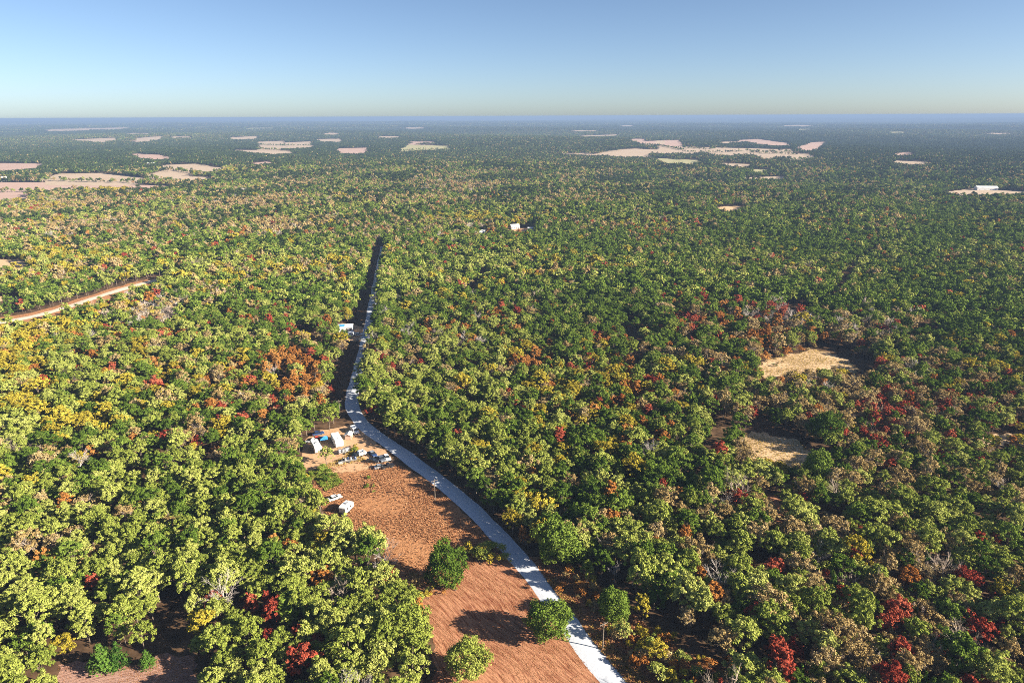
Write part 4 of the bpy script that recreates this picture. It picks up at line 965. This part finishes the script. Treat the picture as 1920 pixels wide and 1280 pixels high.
def flat_trailer(px, label, L=4.2, mat='wood'):
    loc, rz, _ = axis(*px); t = thing('flatbed_trailer', label, 'trailer', loc, rz); h = L / 2
    for k in range(6): MB().box(-h, h, -.95 + k * .32, -.95 + k * .32 + .30, .60, .66).build('plank', MAT[mat], t)
    MB().box(-h, h, -.99, -.955, .50, .85).box(-h, h, .97, 1.0, .50, .85).box(-h - .03, -h - .003, -.96, .96, .5, .85).build('side_rail', MAT['steel'], t)
    MB().box(-h + .1, h - .1, -.5, -.4, .48, .598).box(-h + .1, h - .1, .4, .5, .48, .598).build('chassis', MAT['rust'], t)
    MB().tube((h, 0, .54), (h + 1.1, 0, .46), .06, .05, 6).build('hitch', MAT['steel'], t)
    for sy in (-1, 1): wheel(t, -.2, sy * 1.13, .32)
    return loc, rz
def at_local(loc, rz, x, y, z): return (loc[0] + math.cos(rz) * x - math.sin(rz) * y, loc[1] + math.sin(rz) * x + math.cos(rz) * y, loc[2] + z)
def junk_box(loc, rz, s, mat, label, lid=True):
    t = thing('appliance', label, 'appliance', loc, rz, 'scrap appliances in the yard'); a, b, c = s
    MB().box(-a / 2, a / 2, -b / 2, b / 2, 0, c).build('cabinet', MAT[mat], t, bevel=.03)
    MB().box(-a / 2 + .05, a / 2 - .05, -b / 2 - .025, -b / 2 + .02, c * .12, c * .8).build('door', MAT['silver'], t)
    MB().box(-a / 2 + .02, a / 2 - .02, -b / 2 + .02, b / 2 - .02, c - .01, c + .03).build('lid', MAT['steel'] if lid else MAT[mat], t)
def barrel(loc, mat, label):
    t = thing('barrel', label, 'barrel', loc, 0, 'barrels in the yard'); prof = [(0, .27), (.05, .30), (.28, .30), (.30, .32), (.33, .30), (.58, .30), (.60, .32), (.63, .30), (.86, .30), (.9, .28)]
    mb = MB()
    for (z0, r0), (z1, r1) in zip(prof, prof[1:]): mb.tube((0, 0, z0), (0, 0, z1), r0, r1, 14, cap=False)
    mb.tube((0, 0, .84), (0, 0, .88), .29, .29, 14); mb.build('drum', MAT[mat], t); MB().tube((.15, 0, .87), (.15, 0, .91), .04, .04, 8).build('cap', MAT['steel'], t)
def building(px, label, L, W_, Hw, roof_h, wall='white', roof='roof_white', name='house', cat='house', nwin=3, z=0.0, group=None):
    loc, rz, _ = axis(*px); loc = (loc[0], loc[1], z); t = thing(name, label, cat, loc, rz, group); h = L / 2; w = W_ / 2
    MB().prism([(-w, 0), (-w, Hw), (0, Hw + roof_h), (w, Hw), (w, 0)], -h, h).build('wall', MAT[wall], t)
    t_wall = t.children[-1]; t_wall.rotation_euler = (0, 0, rad(90))
    rf = thing_part('roof', t); rf.rotation_euler = (0, 0, rad(90)); e = .35; sl = roof_h / w
    for sg in (-1, 1):
        n = max(2, int(L / 1.4)); st = (L + 2 * e) / n
        for k in range(n):
            y0 = -h - e + k * st + .006; y1 = y0 + st - .012
            MB().add([(sg * .0, y, Hw + roof_h + dz) for dz in (.02, .09) for y in (y0, y1)] + [(sg * (w + e), y, Hw - e * sl + dz) for dz in (.02, .09) for y in (y0, y1)],
                     [(0, 1, 3, 2), (4, 6, 7, 5), (0, 4, 5, 1), (2, 3, 7, 6), (0, 2, 6, 4), (1, 5, 7, 3)]).build('panel', MAT[roof], rf)
    st = L / nwin
    for sg in (-1, 1):
        for k in range(nwin):
            xc = -h + st * (k + .5); y0, y1 = sorted((sg * (w - .03), sg * (w + .025)))
            if sg < 0 and k == nwin // 2:
                d_ = MB().box(xc - .45, xc + .45, y0, y1, .05, 2.05).build('door', MAT['wood'], t); MB().box(xc + .3, xc + .38, -w - .07, -w - .02, 1.0, 1.1).build('handle', MAT['steel'], d_)
            else:
                f_ = MB().box(xc - .52, xc + .52, y0 * .999, y1, .95, 1.95).build('window', MAT['white'], t)
                yy0, yy1 = sorted((sg * (w + .02), sg * (w + .035))); MB().box(xc - .44, xc + .44, yy0, yy1, 1.03, 1.87).build('pane', MAT['glass'], f_)
    return t
def Z2(x, y): return (570 + x / 12, 800 + y / 12)
van((Z2(1085, 62), Z2(1200, 185)), 'white van parked in the shade at the road edge of the yard')
shed = building((Z2(985, 300), Z2(1040, 215)), 'small pinkish shed with a pale roof in the dirt yard', 2.6, 2.2, 1.9, .5, 'tanwall', 'roof_white', 'shed', 'shed', 1)
camper((Z2(690, 270), Z2(815, 490)), 'long white roofed mobile home in the middle of the yard', 8.6, 'roof_white', 1.45, 2.9, False, 'silver', 'mobile_home', 'mobile home')
camper((Z2(215, 400), Z2(350, 640)), 'long white travel trailer half under the oaks at the back of the yard', 7.4, 'white', 1.25, 2.8, True, 'navy')
car((Z2(120, 350), Z2(260, 360)), 'white', 'white pickup truck at the end of the long travel trailer', 4.8, 'truck')
car((Z2(240, 190), Z2(400, 160)), 'navy', 'dark blue car parked under the oaks behind the yard', 4.5)
car((Z2(270, 300), Z2(370, 285)), 'red_paint', 'red car beside the blue canopy', 4.2)
loc, rz, _ = axis(Z2(420, 360), Z2(500, 350)); t = thing('canopy_tent', 'bright blue pop-up canopy between the trailers', 'canopy', loc, rz)
a = 1.35
MB().add([(-a, -a, 2.0), (a, -a, 2.0), (a, a, 2.0), (-a, a, 2.0), (0, 0, 2.7), (-a, -a, 1.75), (a, -a, 1.75), (a, a, 1.75), (-a, a, 1.75)],
         [(0, 1, 4), (1, 2, 4), (2, 3, 4), (3, 0, 4), (0, 5, 6, 1), (1, 6, 7, 2), (2, 7, 8, 3), (3, 8, 5, 0)]).build('canopy', MAT['blue'], t)
for sx in (-1, 1):
    for sy in (-1, 1): MB().tube((sx * (a - .06), sy * (a - .06), 0), (sx * (a - .06), sy * (a - .06), 2.0), .03, .03, 6).build('leg', MAT['steel'], t)
loc, rz = flat_trailer((Z2(770, 620), Z2(1040, 540)), 'flatbed trailer heaped with white scrap below the mobile home', 4.6)
for q, (x, y, s, mt) in enumerate([(-1.6, .3, (.8, .8, 1.0), 'white'), (-.7, -.3, (.7, .7, .95), 'silver'), (.1, .35, (.9, .7, .85), 'white'), (.9, -.25, (.75, .8, 1.1), 'white'), (1.7, .3, (.8, .7, .8), 'silver')]):
    junk_box(at_local(loc, rz, x, y, .66), rz + q * .4, s, mt, ['tall white scrap cabinet at the tail of the heaped flatbed trailer', 'silver scrap cabinet next to the tail of the heaped flatbed', 'low white scrap cabinet mid-way along the heaped flatbed', 'tallest white scrap cabinet on the heaped flatbed trailer', 'small silver scrap cabinet at the hitch end of the flatbed'][q])
loc, rz = flat_trailer((Z2(860, 800), Z2(1180, 745)), 'long grey flatbed trailer on the edge of the rough field', 5.4, 'shingle')
for q, (x, y, mt) in enumerate([(-2.0, .2, 'black'), (-1.3, -.3, 'silver'), (-.4, .3, 'navy'), (.5, -.2, 'silver'), (1.3, .25, 'black'), (2.0, -.3, 'navy')]):
    barrel(at_local(loc, rz, x, y, .66), mt, {'black': 'black', 'silver': 'silver', 'navy': 'dark blue'}[mt] + ' drum standing on the long grey flatbed, ' + ['at its tail', 'second from its tail', 'third from its tail', 'third from its hitch', 'second from its hitch', 'at its hitch'][q])
camper((Z2(1240, 660), Z2(1370, 620)), 'low white cargo trailer beside the shaded cars', 3.0, 'white', .95, 1.9, False, 'silver', 'cargo_trailer', 'trailer')
car((Z2(1140, 690), Z2(1215, 650)), 'black', 'small black car next to the low white cargo trailer', 3.9)
junk_box(axis(Z2(790, 830), Z2(850, 820))[0], .4, (1.5, .75, .7), 'white', 'white tub-like scrap appliance on the field edge by the grey flatbed')
car((Z2(1490, 590), Z2(1610, 690)), 'navy', 'dark blue car in the tree shade of the yard', 4.6, roof='silver')
car((Z2(1690, 700), Z2(1790, 800)), 'grey', 'grey car parked between the blue car and the white car', 4.5)
car((Z2(1450, 790), Z2(1640, 800)), 'black', 'black car parked crosswise at the edge of the rough field', 4.6)
car((Z2(1820, 655), Z2(1915, 785)), 'white', 'white car with dark windows nearest to the gravel road', 4.7)
car(((707, 878), (719, 876)), 'silver', 'silver car standing on the rough field below the parked row', 4.2)
car(((722, 877), (731, 875)), 'black', 'black pickup truck next to the silver car on the rough field', 4.6, 'truck')
camper(((642, 965), (658, 950)), 'small white camper trailer alone on the rough field', 4.6, 'white', 1.2, 2.6, True, 'silver')
loc, rz, _ = axis((643, 968), (648, 966)); t = thing('tractor', 'small lime-green garden tractor beside the lone camper', 'tractor', loc, rz)
MB().prism([(-.9, .4), (-.9, .75), (-.2, .8), (0, .95), (.8, .9), (.85, .4)], -.35, .35).build('body', MAT['limepaint'], t, bevel=.03)
MB().box(-.65, -.2, -.25, .25, .78, 1.1).build('seat', MAT['black'], t, bevel=.03); MB().tube((.05, 0, .9), (-.05, 0, 1.25), .03, .03, 6).tube((-.05, -.2, 1.25), (-.05, .2, 1.25), .025, .025, 6).build('steering_wheel', MAT['black'], t)
for sy in (-1, 1): wheel(t, -.55, sy * .5, .42, .25); wheel(t, .6, sy * .42, .25, .18)
car(((621, 938), (635, 933)), 'white', 'white car on the rough field just beyond the lone camper', 4.4)
# the house up the road
building(((634, 620), (662, 619)), 'white roofed house in the small yard up the shaded road', 8.5, 6.0, 2.6, 1.2, 'white', 'roof_white', nwin=4)
loc, rz, _ = axis((641, 615), (650, 615))
tp = MB().add([(-1.6, -.9, .02), (1.5, -1.0, .02), (1.6, .8, .5), (-1.4, .9, .5), (-1.6, -.9, .05), (1.5, -1.0, .05), (1.6, .8, .53), (-1.4, .9, .53)], [(0, 3, 2, 1), (4, 5, 6, 7), (0, 1, 5, 4), (1, 2, 6, 5), (2, 3, 7, 6), (3, 0, 4, 7)]).build('tarp', MAT['blue'])
tp.location = at_local((axis((634, 620), (662, 619))[0]), axis((634, 620), (662, 619))[1], -1.6, -1.6, 3.18); tp.rotation_euler = (rad(7), 0, axis((634, 620), (662, 619))[1]); tag(tp, 'blue tarpaulin patch lying on the roof of the white roofed house', 'tarp')
camper(((652, 632), (664, 629)), 'white trailer in front of the white roofed house', 5.0, 'white', 1.2, 2.5, False, 'silver')
car(((668, 629), (678, 628)), 'white', 'white car by the white roofed house', 4.5)
car(((673, 638), (680, 637)), 'silver', 'silver pickup truck near the road by the white roofed house', 4.8, 'truck')
# houses and barns far off
def zat(px): x, y = ground_at(*px); return float(H(x, y))
for px, lab, L_, W_, hw, rf, nm, ct, roof in [
 (((956, 430), (974, 429)), 'white gabled house in a forest opening by golden trees', 9, 7, 2.8, 2.2, 'house', 'house', 'roof_white'),
 (((896, 440), (912, 439)), 'low white house at the edge of the forest opening', 8, 6, 2.6, 1.6, 'house', 'house', 'roof_white'),
 (((990, 432), (1004, 432)), 'long low shed beside the gabled house in the forest opening', 8, 4, 2.3, .9, 'shed', 'shed', 'roof_white'),
 (((277, 313), (290, 312)), 'pale farmhouse among trees between the far pastures', 18, 12, 5.0, 3.5, 'farmhouse', 'house', 'roof_white'),
 (((-6, 341), (10, 340)), 'white barn on the wide pinkish pasture', 24, 13, 5.0, 4.0, 'barn', 'barn', 'roof_white'),
 (((1836, 357), (1860, 357)), 'long white poultry barn on the far tan pasture', 32, 12, 4.5, 2.5, 'barn', 'barn', 'roof_white')]:
    building(px, lab, L_, W_, hw, rf, 'white', roof, nm, ct, 4, z=zat(((px[0][0] + px[1][0]) / 2, px[0][1])) + .3)
    x, y = ground_at((px[0][0] + px[1][0]) / 2, px[0][1])
# utility poles
def pole(px, h, label):
    x, y = ground_at(*px); t = thing('utility_pole', label, 'utility pole', (x, y, -.3), math.atan2(*(RC[200] - RC[150])[::-1]) + .4, 'utility poles along the road')
    MB().tube((0, 0, 0), (0, 0, h), .15, .10, 8).build('pole', MAT['wood'], t); MB().box(-.06, .06, -1.1, 1.1, h - .75, h - .62).build('crossarm', MAT['wood'], t)
    for q in (-1.0, -.4, .4, 1.0): MB().tube((0, q, h - .62), (0, q, h - .42), .05, .035, 6).build('insulator', MAT['silver'], t)
pole((816, 938), 8, 'thin utility pole between the rough field and the gravel road')
pole((1130, 1217), 8, 'wooden utility pole in the rusty grass across from the lone oak')
pole((638, 782), 8, 'utility pole at the bend of the gravel road above the yard')
pole((684, 630), 8, 'utility pole by the white roofed house')
pole((713, 492), 8, 'utility pole at the far end of the shaded road')
pole((1476, 598), 8, 'lone utility pole in the dark gap above the tan clearing')
pole((118, 577), 8, 'utility pole beside the sandy track')
pole((256, 530), 8, 'second utility pole beside the sandy track')
#OBJ-END

# ---------------------------------------------------------------- the air
m, nt, o = new_mat('haze'); pv = nt.nodes.new('ShaderNodeVolumePrincipled')
pv.inputs['Color'].default_value = (.26, .37, .57, 1); pv.inputs['Density'].default_value = 1.4e-4; pv.inputs['Anisotropy'].default_value = 0.0
nt.links.new(pv.outputs[0], o.inputs['Volume'])
hz = MB().box(-64000, 64000, -64000, 64000, -45, 117).build('haze', m); hz['kind'] = 'stuff'; hz['label'] = 'thin blue haze lying over the whole countryside'
print('TREES single', len(sidx), 'rest', len(rest), 'patches', len(Pm), len(Pf), {KINDS[k]: int((kk[sidx] == k).sum()) for k in range(len(KINDS))})
